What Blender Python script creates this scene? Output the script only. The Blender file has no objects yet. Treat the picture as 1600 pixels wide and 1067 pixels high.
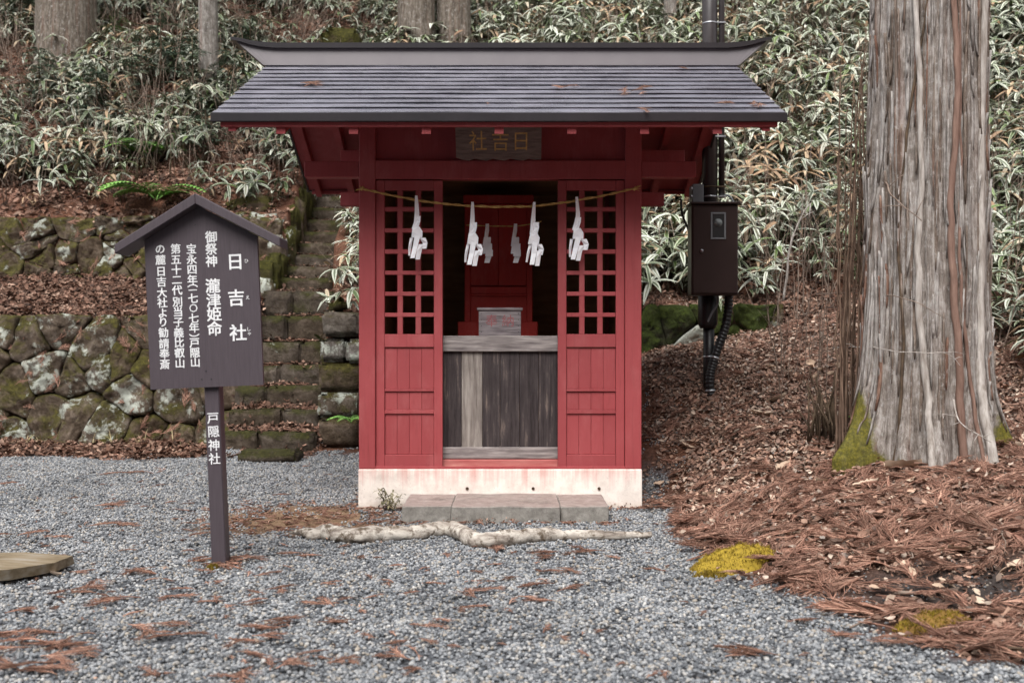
import bpy, bmesh, math, random
import numpy as np
from mathutils import Vector, Matrix, Euler, Quaternion, noise

RN = random.Random(11)
rad = math.radians
SC = bpy.context.scene
COL = SC.collection

# ------------------------------------------------------------------ camera, sky, sun, exposure
F, CX, CY, EYE = 1600.0, 800.0, 533.5, 1.35       # lens in photo pixels, picture centre, eye height
cam_d = bpy.data.cameras.new('camera')
cam_d.sensor_width = 36.0
cam_d.lens = 36.0
cam_d.clip_start = 0.05
cam_d.clip_end = 500.0
cam_d.dof.use_dof = True
cam_d.dof.focus_distance = 8.0
cam_d.dof.aperture_fstop = 2.4
cam = bpy.data.objects.new('camera', cam_d)
COL.objects.link(cam)
cam.location = (0, 0, EYE)
cam.rotation_euler = (rad(90), 0, 0)
SC.camera = cam

SUN_EL, SUN_AZ = rad(56), rad(196)                  # behind the camera, a little to the left
world = bpy.data.worlds.new('World')
SC.world = world
world.use_nodes = True
wn = world.node_tree
for n in list(wn.nodes):
    wn.nodes.remove(n)
sky = wn.nodes.new('ShaderNodeTexSky')
sky.sky_type = 'NISHITA'
sky.sun_disc = False
sky.sun_elevation = SUN_EL
sky.sun_rotation = SUN_AZ
sky.air_density = 1.0
sky.dust_density = 4.0
sky.ozone_density = 1.0
hs = wn.nodes.new('ShaderNodeHueSaturation')         # overcast: the blue is greyed
hs.inputs['Saturation'].default_value = 0.15
bg = wn.nodes.new('ShaderNodeBackground')
bg.inputs['Strength'].default_value = 0.10
wo = wn.nodes.new('ShaderNodeOutputWorld')
wn.links.new(sky.outputs[0], hs.inputs['Color'])
wn.links.new(hs.outputs[0], bg.inputs['Color'])
wn.links.new(bg.outputs[0], wo.inputs['Surface'])

sun_d = bpy.data.lights.new('sun', 'SUN')
sun_d.energy = 1.5
sun_d.angle = rad(45)
sun_d.color = (1.0, 0.97, 0.93)
sun = bpy.data.objects.new('sun', sun_d)
COL.objects.link(sun)
sdir = Vector((math.sin(SUN_AZ) * math.cos(SUN_EL), math.cos(SUN_AZ) * math.cos(SUN_EL), math.sin(SUN_EL)))
sun.rotation_euler = sdir.to_track_quat('Z', 'Y').to_euler()
sun.location = (0, 0, 30)

SC.view_settings.view_transform = 'Standard'
SC.view_settings.look = 'None'
SC.view_settings.gamma = 1.0
SC.view_settings.exposure = 1.2
SC.view_settings.use_curve_mapping = False
SC.render.engine = 'CYCLES'
SC.cycles.use_denoising = True
SC.cycles.max_bounces = 8
SC.cycles.diffuse_bounces = 5
SC.cycles.glossy_bounces = 3
SC.cycles.transparent_max_bounces = 4


# ------------------------------------------------------------------ helpers
def S(r, g, b):
    f = lambda c: (c / 255 / 12.92) if c <= 10 else ((c / 255 + 0.055) / 1.055) ** 2.4
    return (f(r), f(g), f(b), 1.0)


def P(px, py, d):
    """a photo pixel at distance d -> a point of the place"""
    return Vector(((px - CX) / F * d, d, EYE + (CY - py) / F * d))


class NT:
    """small node-tree writer"""
    def __init__(self, name):
        self.m = bpy.data.materials.new(name)
        self.m.use_nodes = True
        self.t = self.m.node_tree
        for n in list(self.t.nodes):
            self.t.nodes.remove(n)
        self.b = self.n('ShaderNodeBsdfPrincipled')
        o = self.n('ShaderNodeOutputMaterial')
        self.l(self.b.outputs[0], o.inputs[0])

    def n(self, kind, **kw):
        x = self.t.nodes.new(kind)
        for k, v in kw.items():
            setattr(x, k, v)
        return x

    def l(self, a, b):
        self.t.links.new(a, b)

    def coord(self, kind='Object', scale=(1, 1, 1), rnd=True):
        if kind == 'World':
            c = self.n('ShaderNodeNewGeometry').outputs['Position']
        else:
            c = self.n('ShaderNodeTexCoord').outputs[kind]
        if rnd and kind == 'Object':
            oi = self.n('ShaderNodeObjectInfo')
            a = self.n('ShaderNodeVectorMath', operation='MULTIPLY_ADD')
            a.inputs[1].default_value = (1, 1, 1)
            self.l(c, a.inputs[0])
            s = self.n('ShaderNodeMath', operation='MULTIPLY')
            s.inputs[1].default_value = 37.0
            self.l(oi.outputs['Random'], s.inputs[0])
            self.l(s.outputs[0], a.inputs[2])
            c = a.outputs[0]
        mp = self.n('ShaderNodeMapping')
        mp.inputs['Scale'].default_value = scale
        self.l(c, mp.inputs['Vector'])
        return mp.outputs[0]

    def noise(self, vec, scale, detail=6, rough=0.6, dist=0.0):
        x = self.n('ShaderNodeTexNoise')
        x.inputs['Scale'].default_value = scale
        x.inputs['Detail'].default_value = detail
        x.inputs['Roughness'].default_value = rough
        x.inputs['Distortion'].default_value = dist
        self.l(vec, x.inputs['Vector'])
        return x.outputs['Fac']

    def ramp(self, fac, stops, interp='LINEAR'):
        x = self.n('ShaderNodeValToRGB')
        x.color_ramp.interpolation = interp
        e = x.color_ramp.elements
        while len(e) < len(stops):
            e.new(0.5)
        for i, (p, c) in enumerate(stops):
            e[i].position = p
            e[i].color = c if len(c) == 4 else (*c, 1)
        self.l(fac, x.inputs[0])
        return x.outputs[0]

    def mix(self, fac, a, b):
        x = self.n('ShaderNodeMix', data_type='RGBA')
        for sock, v in ((x.inputs[0], fac), (x.inputs[6], a), (x.inputs[7], b)):
            if isinstance(v, (int, float, tuple)):
                sock.default_value = v
            else:
                self.l(v, sock)
        return x.outputs[2]

    def math(self, op, a, b=None, clamp=False):
        x = self.n('ShaderNodeMath', operation=op)
        x.use_clamp = clamp
        for s, v in ((x.inputs[0], a), (x.inputs[1], b)):
            if v is None:
                continue
            if isinstance(v, (int, float)):
                s.default_value = v
            else:
                self.l(v, s)
        return x.outputs[0]

    def bump(self, h, strength=0.3, dist=0.01):
        x = self.n('ShaderNodeBump')
        x.inputs['Strength'].default_value = strength
        x.inputs['Distance'].default_value = dist
        self.l(h, x.inputs['Height'])
        self.l(x.outputs[0], self.b.inputs['Normal'])

    def base(self, c, rough=0.7, spec=0.4, metal=0.0):
        if isinstance(c, tuple):
            self.b.inputs['Base Color'].default_value = c
        else:
            self.l(c, self.b.inputs['Base Color'])
        if isinstance(rough, (int, float)):
            self.b.inputs['Roughness'].default_value = rough
        else:
            self.l(rough, self.b.inputs['Roughness'])
        self.b.inputs['Specular IOR Level'].default_value = spec
        self.b.inputs['Metallic'].default_value = metal
        return self.m


def simple(name, stops, scale=10, stretch=(1, 1, 1), rough=0.7, spec=0.3, bump=0.25, bdist=0.004, detail=6, metal=0.0):
    t = NT(name)
    v = t.coord('Object', stretch)
    f = t.noise(v, scale, detail)
    c = t.ramp(f, stops)
    if bump:
        t.bump(f, bump, bdist)
    return t.base(c, rough, spec, metal)


WORLD = {}


def place(o, w, parent):
    COL.objects.link(o)
    w = Vector(w)
    WORLD[o.name] = w
    if parent is not None:
        o.parent = parent
        o.location = w - WORLD[parent.name]
    else:
        o.location = w
    return o


def mesh_obj(name, verts, faces, mat, parent=None, smooth=False, origin=None, uvs=None):
    vs = [Vector(v) for v in verts]
    if origin is None:
        lo = [min(v[i] for v in vs) for i in range(3)]
        hi = [max(v[i] for v in vs) for i in range(3)]
        origin = Vector(((lo[0] + hi[0]) / 2, (lo[1] + hi[1]) / 2, lo[2]))
    me = bpy.data.meshes.new(name)
    me.from_pydata([(v - origin)[:] for v in vs], [], faces)
    if smooth:
        me.polygons.foreach_set('use_smooth', [True] * len(me.polygons))
    if uvs is not None:
        ul = me.uv_layers.new(name='UVMap')
        for lp in me.loops:
            ul.data[lp.index].uv = uvs[lp.vertex_index]
    me.materials.append(mat)
    me.update()
    return place(bpy.data.objects.new(name, me), origin, parent)


def bm_obj(name, bm, mat, parent=None, smooth=False, origin=None):
    if origin is None:
        lo = [min(v.co[i] for v in bm.verts) for i in range(3)]
        hi = [max(v.co[i] for v in bm.verts) for i in range(3)]
        origin = Vector(((lo[0] + hi[0]) / 2, (lo[1] + hi[1]) / 2, lo[2]))
    bmesh.ops.translate(bm, verts=bm.verts, vec=-Vector(origin))
    bmesh.ops.recalc_face_normals(bm, faces=bm.faces)
    me = bpy.data.meshes.new(name)
    bm.to_mesh(me)
    bm.free()
    if smooth:
        me.polygons.foreach_set('use_smooth', [True] * len(me.polygons))
    me.materials.append(mat)
    return place(bpy.data.objects.new(name, me), origin, parent)


def hexa(bm, c8):
    v = [bm.verts.new(c) for c in c8]
    for f in ((0, 3, 2, 1), (4, 5, 6, 7), (0, 1, 5, 4), (1, 2, 6, 5), (2, 3, 7, 6), (3, 0, 4, 7)):
        bm.faces.new([v[i] for i in f])


def box8(x0, x1, y0, y1, z0, z1):
    return [(x0, y0, z0), (x1, y0, z0), (x1, y1, z0), (x0, y1, z0), (x0, y0, z1), (x1, y0, z1), (x1, y1, z1), (x0, y1, z1)]


def box(name, x0, x1, y0, y1, z0, z1, mat, parent=None, bev=0.004, origin=None, rough=0.0):
    bm = bmesh.new()
    hexa(bm, box8(x0, x1, y0, y1, z0, z1))
    if bev:
        bmesh.ops.bevel(bm, geom=list(bm.edges), offset=bev, segments=2 if bev > 0.01 else 1, affect='EDGES', profile=0.6)
    if rough:
        for v in bm.verts:
            v.co += noise.noise_vector(v.co * 7) * rough
    return bm_obj(name, bm, mat, parent, origin=origin)


def empty(name, loc, label=None, cat=None, group=None, parent=None):
    o = bpy.data.objects.new(name, None)
    o.empty_display_size = 0.2
    place(o, loc, parent)
    if label:
        tag(o, label, cat, group)
    return o


def tag(o, label, cat, group=None):
    o['label'] = label
    o['category'] = cat
    if group:
        o['group'] = group
    return o


def kind(o, k, label=None):
    o['kind'] = k
    if label:
        o['label'] = label
    return o


def tube_geo(pts, radii, n=6, cap=True):
    """a tapered tube along a path: verts, faces"""
    pts = [Vector(p) for p in pts]
    V, Fc = [], []
    up = Vector((0.13, 0.21, 0.97)).normalized()
    for i, p in enumerate(pts):
        t = (pts[min(i + 1, len(pts) - 1)] - pts[max(i - 1, 0)]).normalized()
        a = t.cross(up)
        if a.length < 1e-3:
            a = t.cross(Vector((1, 0, 0)))
        a.normalize()
        b = a.cross(t)
        r = radii[i] if isinstance(radii, (list, tuple)) else radii
        for k in range(n):
            q = 2 * math.pi * k / n
            V.append(p + a * math.cos(q) * r + b * math.sin(q) * r)
    for i in range(len(pts) - 1):
        for k in range(n):
            k2 = (k + 1) % n
            Fc.append((i * n + k, i * n + k2, (i + 1) * n + k2, (i + 1) * n + k))
    if cap:
        Fc.append(tuple(range(n - 1, -1, -1)))
        Fc.append(tuple(range((len(pts) - 1) * n, len(pts) * n)))
    return V, Fc


class Acc:
    """collects verts/faces/uvs of one mesh"""
    def __init__(self):
        self.v, self.f, self.uv = [], [], []

    def add(self, v, f, uv=None):
        o = len(self.v)
        self.v += [Vector(x) for x in v]
        self.f += [tuple(i + o for i in q) for q in f]
        self.uv += uv if uv else [(0.5, 0.5)] * len(v)

    def tube(self, pts, r, n=4):
        self.add(*tube_geo(pts, r, n))

    def mesh(self, name, mat, smooth=True):
        me = bpy.data.meshes.new(name)
        me.from_pydata([x[:] for x in self.v], [], self.f)
        if smooth:
            me.polygons.foreach_set('use_smooth', [True] * len(me.polygons))
        ul = me.uv_layers.new(name='UVMap')
        uvv = np.array(self.uv, dtype=np.float32)
        li = np.zeros(len(me.loops), dtype=np.int32)
        me.loops.foreach_get('vertex_index', li)
        ul.data.foreach_set('uv', uvv[li].ravel())
        me.materials.append(mat)
        return me

    def obj(self, name, mat, parent=None, smooth=True, origin=None):
        return mesh_obj(name, self.v, self.f, mat, parent, smooth, origin, self.uv)


def smooth_path(pts, k=6):
    """Catmull-Rom through the points"""
    pts = [Vector(p) for p in pts]
    out = []
    for i in range(len(pts) - 1):
        p0, p1, p2, p3 = pts[max(i - 1, 0)], pts[i], pts[i + 1], pts[min(i + 2, len(pts) - 1)]
        for j in range(k):
            t = j / k
            out.append(0.5 * ((2 * p1) + (p2 - p0) * t + (2 * p0 - 5 * p1 + 4 * p2 - p3) * t * t + (3 * p1 - p0 - 3 * p2 + p3) * t ** 3))
    out.append(pts[-1])
    return out


# ------------------------------------------------------------------ materials
def red_paint(name, c0, c1, worn=True):
    t = NT(name)
    v = t.coord('World', (1, 1, 1))
    g = t.coord('Object', (60, 60, 4))
    f = t.noise(v, 2.3, 7, .65)
    fine = t.noise(g, 1.0, 6, .65)
    c = t.ramp(f, [(0.3, c0), (0.7, c1)])
    oi = t.n('ShaderNodeObjectInfo').outputs['Random']
    tone = t.ramp(oi, [(0.0, (.92, .92, .92)), (1.0, (1.07, 1.07, 1.07))])
    dk = t.ramp(fine, [(0.26, (0.84, 0.84, 0.84)), (0.45, (1, 1, 1)), (0.8, (1.05, 1.05, 1.05))])
    for k in (dk, tone):
        m = t.n('ShaderNodeMix', data_type='RGBA', blend_type='MULTIPLY')
        m.inputs[0].default_value = 1.0
        t.l(c, m.inputs[6]); t.l(k, m.inputs[7])
        c = m.outputs[2]
    if worn:
        # chalky bloom, dark weather stains and pin-holes
        ch = t.ramp(t.noise(t.coord('World', (1.6, 1.6, .7)), 3.0, 7, .7), [(0.5, (0, 0, 0)), (0.75, (1, 1, 1))])
        c = t.mix(t.math('MULTIPLY', ch, .22), c, S(196, 128, 126))
        st = t.ramp(t.noise(t.coord('World', (16, 16, 1.1)), 1.3, 7, .72), [(0.56, (0, 0, 0)), (0.72, (1, 1, 1))])
        c = t.mix(t.math('MULTIPLY', st, .3), c, S(96, 44, 42))
        sp = t.ramp(t.noise(v, 34, 4, .6), [(0.71, (0, 0, 0)), (0.74, (1, 1, 1))])
        c = t.mix(t.math('MULTIPLY', sp, .45), c, S(84, 44, 40))
    t.bump(fine, 0.16, 0.003)
    return t.base(c, 0.62, 0.3)


M_RED = red_paint('red_paint', (0.285, 0.048, 0.052, 1), (0.33, 0.064, 0.069, 1))
M_SILL = simple('worn_pink_sill', [(0.3, S(160, 84, 82)), (0.6, S(178, 112, 106)), (0.8, S(196, 150, 138))], 2.0, (2, 12, 12), 0.75, 0.2, 0.3)
M_REDIN = red_paint('inner_red_paint', (0.30, 0.020, 0.016, 1), (0.38, 0.028, 0.022, 1))
M_SIGN = simple('sign_brown_paint', [(0.3, S(68, 60, 65)), (0.7, S(78, 70, 75))], 3.0, (30, 30, 2), 0.5, 0.35, 0.15, 0.002)
M_WHITE = simple('white_letter_paint', [(0.3, S(214, 214, 216)), (0.7, S(232, 232, 232))], 30, rough=0.6, bump=0)
M_GOLD = simple('dull_gold_leaf', [(0.3, S(140, 102, 48)), (0.55, S(176, 136, 72)), (0.7, S(196, 154, 86))], 30, rough=0.45, spec=0.5, bump=0.1)
M_PLAQ = simple('weathered_plaque_wood', [(0.3, S(86, 74, 70)), (0.7, S(122, 106, 100))], 2.0, (4, 30, 30), 0.8, 0.2, 0.4)
M_PAPER = simple('white_paper', [(0.3, S(240, 240, 246)), (0.7, S(249, 249, 252))], 8, rough=0.8, spec=0.1, bump=0.1)
M_ROPE = simple('straw_rope', [(0.3, S(150, 116, 66)), (0.7, S(206, 172, 112))], 40, (1, 1, 1), 0.9, 0.1, 0.6)
M_POLE = simple('brown_pole_paint', [(0.3, S(50, 45, 46)), (0.7, S(62, 56, 57))], 6, rough=0.35, spec=0.5, bump=0.03)
M_METER = simple('dark_brown_box_paint', [(0.3, S(50, 36, 34)), (0.7, S(58, 43, 41))], 4, rough=0.38, spec=0.45, bump=0.03)
M_GREYBOX = simple('grey_enamel', [(0.3, S(110, 114, 118)), (0.7, S(134, 138, 142))], 5, rough=0.45, bump=0.05)
M_BLACK = simple('black_conduit_plastic', [(0.3, S(22, 22, 24)), (0.7, S(36, 36, 38))], 8, rough=0.42, spec=0.5, bump=0.05)
M_STEEL = simple('galvanised_steel', [(0.3, S(150, 152, 156)), (0.7, S(190, 192, 196))], 20, rough=0.35, metal=0.7, bump=0.05)
M_INNER = simple('inner_plywood', [(0.3, S(126, 96, 70)), (0.7, S(158, 124, 94))], 1.2, (3, 3, 14), 0.8, 0.15, 0.1)
M_BOXW = simple('grey_offering_box_wood', [(0.25, S(78, 70, 72)), (0.5, S(116, 108, 110)), (0.75, S(146, 138, 138))], 2.5, (3, 20, 30), 0.8, 0.2, 0.4)
M_FADED = simple('faded_red_ink', [(0.3, S(128, 70, 74)), (0.7, S(146, 90, 92))], 30, rough=0.85, bump=0)
M_DIRT = simple('dark_soil', [(0.3, S(52, 40, 33)), (0.7, S(90, 72, 60))], 14, rough=0.95, spec=0.1, bump=0.8, bdist=0.02)


def roof_metal():
    t = NT('roof_sheet_metal')
    v = t.coord('World', (1, 1, 1))
    f = t.noise(v, 3.5, 6, 0.65)
    f2 = t.noise(t.coord('World', (1.2, 5, 5)), 1.6, 4, 0.55)
    c = t.ramp(f, [(0.3, S(128, 127, 138)), (0.7, S(158, 156, 168))])
    r = t.ramp(f2, [(0.3, (0.14, 0.14, 0.14)), (0.7, (0.42, 0.42, 0.42))])
    t.bump(f2, 0.05, 0.01)
    return t.base(c, r, 0.8, 0.6)


M_ROOF = roof_metal()
M_RIDGE = simple('ridge_sheet_metal', [(0.3, S(92, 86, 90)), (0.7, S(104, 98, 101))], 2.2, rough=0.42, spec=0.5, bump=0.04, metal=0.0)
M_CAP = simple('dark_cap_metal', [(0.3, S(40, 37, 40)), (0.7, S(50, 46, 49))], 3, rough=0.3, spec=0.6, bump=0.04, metal=0.2)


def concrete():
    t = NT('pink_stained_plinth')
    v = t.coord('World')
    f = t.noise(v, 9, 8, 0.7)
    c = t.ramp(f, [(0.25, S(204, 192, 183)), (0.6, S(236, 226, 217))])
    # red paint run-off: vertical streaks that start at the top edge
    st = t.noise(t.coord('World', (9, 0.3, 0.35)), 1.6, 4, 0.7)
    sep = t.n('ShaderNodeSeparateXYZ')
    t.l(t.n('ShaderNodeNewGeometry').outputs['Position'], sep.inputs[0])
    hgt = t.math('MULTIPLY', t.math('SUBTRACT', sep.outputs['Z'], 0.05), 2.6, True)
    s = t.ramp(t.math('MULTIPLY', st, t.math('ADD', hgt, 0.45)), [(0.42, (0, 0, 0)), (0.78, (1, 1, 1))])
    c2 = t.mix(t.math('MULTIPLY', s, 0.75), c, S(206, 132, 126))
    # dirty foot
    d = t.ramp(t.math('ADD', sep.outputs['Z'], t.math('MULTIPLY', f, 0.09)), [(0.03, (1, 1, 1)), (0.115, (0, 0, 0))])
    c3 = t.mix(t.math('MULTIPLY', d, 0.45), c2, S(176, 150, 122))
    pits = t.n('ShaderNodeTexVoronoi'); pits.inputs['Scale'].default_value = 38
    t.l(v, pits.inputs['Vector'])
    pm = t.ramp(pits.outputs['Distance'], [(0.06, (0.55, 0.5, 0.47)), (0.16, (1, 1, 1))])
    mm = t.n('ShaderNodeMix', data_type='RGBA', blend_type='MULTIPLY')
    mm.inputs[0].default_value = 0.6
    t.l(c3, mm.inputs[6]); t.l(pm, mm.inputs[7])
    t.bump(f, 0.3, 0.006)
    return t.base(mm.outputs[2], 0.85, 0.2)


M_CONC = concrete()


def stone_mat(name, base, moss, lichen, moss_amt=0.5, lich_amt=0.5, scale=1.0):
    """mottled boulder: grey-brown rock, green moss in patches, pale lichen blotches; amounts vary from stone to stone"""
    t = NT(name)
    w = t.coord('World')
    oi = t.n('ShaderNodeObjectInfo').outputs['Random']
    f = t.noise(w, 7 * scale, 9, 0.72)
    c = t.ramp(f, [(0.3, base[0]), (0.5, base[1]), (0.72, base[2])])
    hue = t.ramp(oi, [(0.0, (0.72, 0.66, 0.6)), (0.35, (1.0, 0.95, 0.9)), (0.7, (0.8, 0.78, 0.78)), (1.0, (1.2, 1.18, 1.18))])
    hm = t.n('ShaderNodeMix', data_type='RGBA', blend_type='MULTIPLY')
    hm.inputs[0].default_value = 1.0
    t.l(c, hm.inputs[6]); t.l(hue, hm.inputs[7])
    c = hm.outputs[2]
    crud = t.ramp(t.noise(w, 16 * scale, 8, .75), [(0.5, (0, 0, 0)), (0.6, (1, 1, 1))])
    c = t.mix(t.math('MULTIPLY', crud, .55), c, S(52, 42, 30))
    mo = t.noise(w, 2.6 * scale, 8, 0.68, 0.4)
    nz = t.n('ShaderNodeSeparateXYZ')
    t.l(t.n('ShaderNodeNewGeometry').outputs['Normal'], nz.inputs[0])
    up = t.math('MULTIPLY', nz.outputs['Z'], 0.22)
    mm = t.ramp(t.math('ADD', t.math('ADD', mo, up), moss_amt - 0.5), [(0.46, (0, 0, 0)), (0.62, (1, 1, 1))])
    mcol = t.ramp(t.noise(w, 22 * scale, 7, .7), [(0.3, moss[0]), (0.5, tuple((a_ + b_) * .36 for a_, b_ in zip(moss[0], moss[1]))), (0.7, moss[1])])
    c = t.mix(t.math('MULTIPLY', mm, .85), c, mcol)
    li = t.noise(w, 4.6 * scale, 9, 0.7, 0.25)
    la = t.math('MULTIPLY', t.math('SUBTRACT', oi, 0.6), 0.26)
    lm = t.ramp(t.math('ADD', t.math('ADD', li, la), lich_amt - 0.5), [(0.57, (0, 0, 0)), (0.64, (1, 1, 1))])
    lcol = t.ramp(f, [(0.3, lichen[0]), (0.65, lichen[1])])
    c = t.mix(lm, c, lcol)
    hb = t.math('ADD', f, t.math('MULTIPLY', mm, 0.4))
    t.bump(hb, 1.0, 0.04)
    return t.base(c, 0.92, 0.15)


ROCK = (S(62, 52, 44), S(100, 89, 78), S(134, 124, 115))
MOSS = (S(48, 46, 20), S(92, 88, 36))
LICH = (S(132, 134, 124), S(184, 188, 178))
M_WALL = stone_mat('mossy_wall_stone', ROCK, MOSS, LICH, 0.49, 0.52)
M_WALLHI = stone_mat('lichen_wall_stone', ROCK, MOSS, LICH, 0.50, 0.55)
M_STAIR = stone_mat('mossy_stair_stone', (S(46, 40, 34), S(82, 74, 66), S(112, 104, 96)), (S(40, 42, 18), S(70, 70, 30)), LICH, 0.44, 0.36)
M_ASHLAR = stone_mat('lichen_ashlar', (S(60, 54, 50), S(100, 95, 90), S(138, 135, 130)), MOSS, LICH, 0.44, 0.50)
M_MOSSY = stone_mat('thick_moss_stone', (S(46, 42, 30), S(66, 60, 44), S(90, 84, 62)), (S(42, 43, 17), S(82, 80, 33)), LICH, 0.6, 0.38)
M_DARKMOSS = stone_mat('dark_moss_stone', (S(34, 34, 26), S(52, 52, 40), S(74, 74, 60)), (S(34, 42, 14), S(66, 78, 28)), LICH, 0.62, 0.36)


def step_stone():
    t = NT('grey_step_stone')
    w = t.coord('World')
    f = t.noise(w, 14, 9, 0.75)
    c = t.ramp(f, [(0.25, S(92, 88, 84)), (0.5, S(130, 126, 120)), (0.75, S(160, 156, 150))])
    nz = t.n('ShaderNodeSeparateXYZ')
    t.l(t.n('ShaderNodeNewGeometry').outputs['Normal'], nz.inputs[0])
    # red paint dust washed onto the tread
    big = t.noise(w, 2.4, 6)
    top = t.ramp(t.math('MULTIPLY', nz.outputs['Z'], t.math('ADD', big, 0.45)), [(0.4, (0, 0, 0)), (0.95, (1, 1, 1))])
    c = t.mix(t.math('MULTIPLY', top, 0.17), c, S(196, 142, 136))
    dk = t.ramp(t.noise(w, 3.1, 6, 0.7), [(0.56, (0, 0, 0)), (0.7, (1, 1, 1))])
    c = t.mix(t.math('MULTIPLY', dk, 0.6), c, S(62, 56, 48))
    t.bump(f, 0.6, 0.012)
    return t.base(c, 0.85, 0.25)


M_STEP = step_stone()


def weathered_plank(name, dark, mid, light, shift=0.0):
    t = NT(name)
    g = t.noise(t.coord('Object', (26, 26, 1.3)), 1.4, 8, 0.68, 0.3)
    p = t.noise(t.coord('Object', (9, 9, 2.2)), 1.6, 6, 0.7)
    c = t.ramp(t.math('ADD', t.math('MULTIPLY', g, 0.6), t.math('MULTIPLY', p, 0.4)), [(0.32 + shift, dark), (0.47 + shift, mid), (0.60 + shift, light)])
    t.bump(g, 0.5, 0.005)
    return t.base(c, 0.8, 0.25)


M_PLKD = weathered_plank('charred_grey_plank', S(44, 37, 38), S(70, 62, 62), S(140, 124, 112), 0.085)
M_PLKL = weathered_plank('bleached_grey_plank', S(84, 76, 72), S(126, 117, 111), S(158, 150, 143))
M_PLKH = simple('grey_shelf_plank', [(0.3, S(92, 84, 84)), (0.5, S(132, 124, 122)), (0.7, S(170, 162, 158))], 1.6, (2.5, 26, 26), 0.8, 0.25, 0.5, detail=8)
M_BOARD = simple('old_yellowed_board', [(0.3, S(92, 78, 58)), (0.5, S(128, 114, 92)), (0.7, S(146, 138, 126))], 1.4, (3, 16, 16), 0.6, 0.4, 0.5, detail=8)


def log_mat():
    t = NT('bleached_log_bark')
    g = t.noise(t.coord('Object', (1.6, 7, 7)), 2.0, 8, 0.65, 0.0)
    f = t.noise(t.coord('Object'), 14, 6, 0.7)
    c = t.ramp(g, [(0.3, S(66, 58, 52)), (0.42, S(136, 126, 117)), (0.56, S(190, 182, 172)), (0.8, S(214, 208, 199))])
    c = t.mix(t.ramp(f, [(0.5, (0, 0, 0)), (0.62, (1, 1, 1))]), c, S(92, 80, 68))
    t.bump(t.math('ADD', g, t.noise(t.coord('Object', (3, 30, 30)), 2.0, 6, .7)), 0.8, 0.008)
    return t.base(c, 0.85, 0.2)


M_LOG = log_mat()


def bark(name, c0, c1, c2, moss=True, mz=0.55, red=0.25, sides=0.0):
    t = NT(name)
    o = t.n('ShaderNodeTexCoord').outputs['Object']

    def mp(sc):
        x = t.n('ShaderNodeMapping'); x.inputs['Scale'].default_value = sc
        t.l(o, x.inputs['Vector'])
        return x.outputs[0]
    g = t.noise(mp((17, 17, 0.9)), 1.5, 9, 0.72, 0.5)
    g2 = t.noise(mp((48, 48, 2.6)), 1.6, 7, 0.7, 0.3)
    p = t.noise(mp((9, 9, 4.5)), 1.7, 9, 0.75)
    mixf = t.math('ADD', t.math('ADD', t.math('MULTIPLY', g, 0.32), t.math('MULTIPLY', g2, 0.28)), t.math('MULTIPLY', p, 0.40))
    c = t.ramp(mixf, [(0.39, c0), (0.49, c1), (0.57, c2)])
    # reddish fresh bark where strips fell
    rr = t.ramp(t.noise(mp((9, 9, 0.45)), 1.3, 5, 0.6), [(0.56, (0, 0, 0)), (0.66, (1, 1, 1))])
    c = t.mix(t.math('MULTIPLY', rr, red), c, S(128, 88, 74))
    # pale crust lichen: streaky patches and flecks
    fl = t.ramp(t.noise(mp((22, 22, 13)), 1.3, 8, 0.75), [(0.55, (0, 0, 0)), (0.66, (1, 1, 1))])
    c = t.mix(t.math('MULTIPLY', fl, 0.7), c, S(190, 187, 184))
    if moss:
        sep = t.n('ShaderNodeSeparateXYZ'); t.l(o, sep.inputs[0])
        mn = t.noise(o, 3.2, 8, 0.72)
        z = t.math('MULTIPLY', sep.outputs['Z'], -0.55 / mz)
        if sides:
            z = t.math('ADD', z, t.math('MULTIPLY', t.math('SUBTRACT', t.math('ABSOLUTE', sep.outputs['X']), 0.47), sides))
        mm = t.ramp(t.math('ADD', mn, z), [(0.22, (0, 0, 0)), (0.36, (1, 1, 1))])
        mc = t.ramp(t.noise(o, 46, 6, .7), [(0.3, S(54, 54, 16)), (0.5, S(96, 92, 28)), (0.7, S(132, 122, 44))])
        c = t.mix(t.math('MULTIPLY', mm, .92), c, mc)
    hb = t.math('ADD', g, t.math('MULTIPLY', g2, .7))
    t.bump(hb, 0.9, 0.022)
    return t.base(c, 0.9, 0.12)


M_BARK = bark('cedar_bark_grey', S(78, 69, 63), S(134, 125, 118), S(178, 171, 166), True, 0.75, 0.3, 2.3)
M_STRIPS = [bark('bark_strip_grey', S(96, 88, 83), S(150, 143, 138), S(186, 181, 177), False, .5, .1), bark('bark_strip_brown', S(74, 62, 54), S(116, 102, 92), S(150, 138, 128), False, .5, .3),
            bark('bark_strip_red', S(86, 62, 52), S(128, 98, 84), S(156, 128, 112), False, .5, .5)]
M_BARKFAR = bark('cedar_bark_far', S(66, 58, 51), S(102, 93, 84), S(136, 128, 119), True, 0.5, 0.3)
M_BARKPALE = bark('pale_bark', S(78, 72, 68), S(118, 112, 106), S(158, 153, 148), False)
M_VINEP = simple('pale_vine_bark', [(0.3, S(120, 110, 102)), (0.7, S(190, 184, 178))], 3, (12, 12, 2), 0.85, 0.2, 0.5)
M_VINER = simple('red_vine_bark', [(0.3, S(104, 80, 70)), (0.7, S(140, 114, 102))], 3, (12, 12, 2), 0.85, 0.2, 0.5)
M_TWIG = simple('dry_twig', [(0.3, S(92, 76, 66)), (0.7, S(150, 134, 122))], 9, rough=0.85, spec=0.2, bump=0.3)
M_TWIGB = simple('brown_stem', [(0.3, S(78, 60, 50)), (0.7, S(134, 112, 96))], 9, rough=0.85, spec=0.2, bump=0.3)
M_TWIGD = simple('dark_stem', [(0.3, S(52, 42, 34)), (0.7, S(100, 84, 68))], 9, rough=0.85, spec=0.2, bump=0.3)


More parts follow.
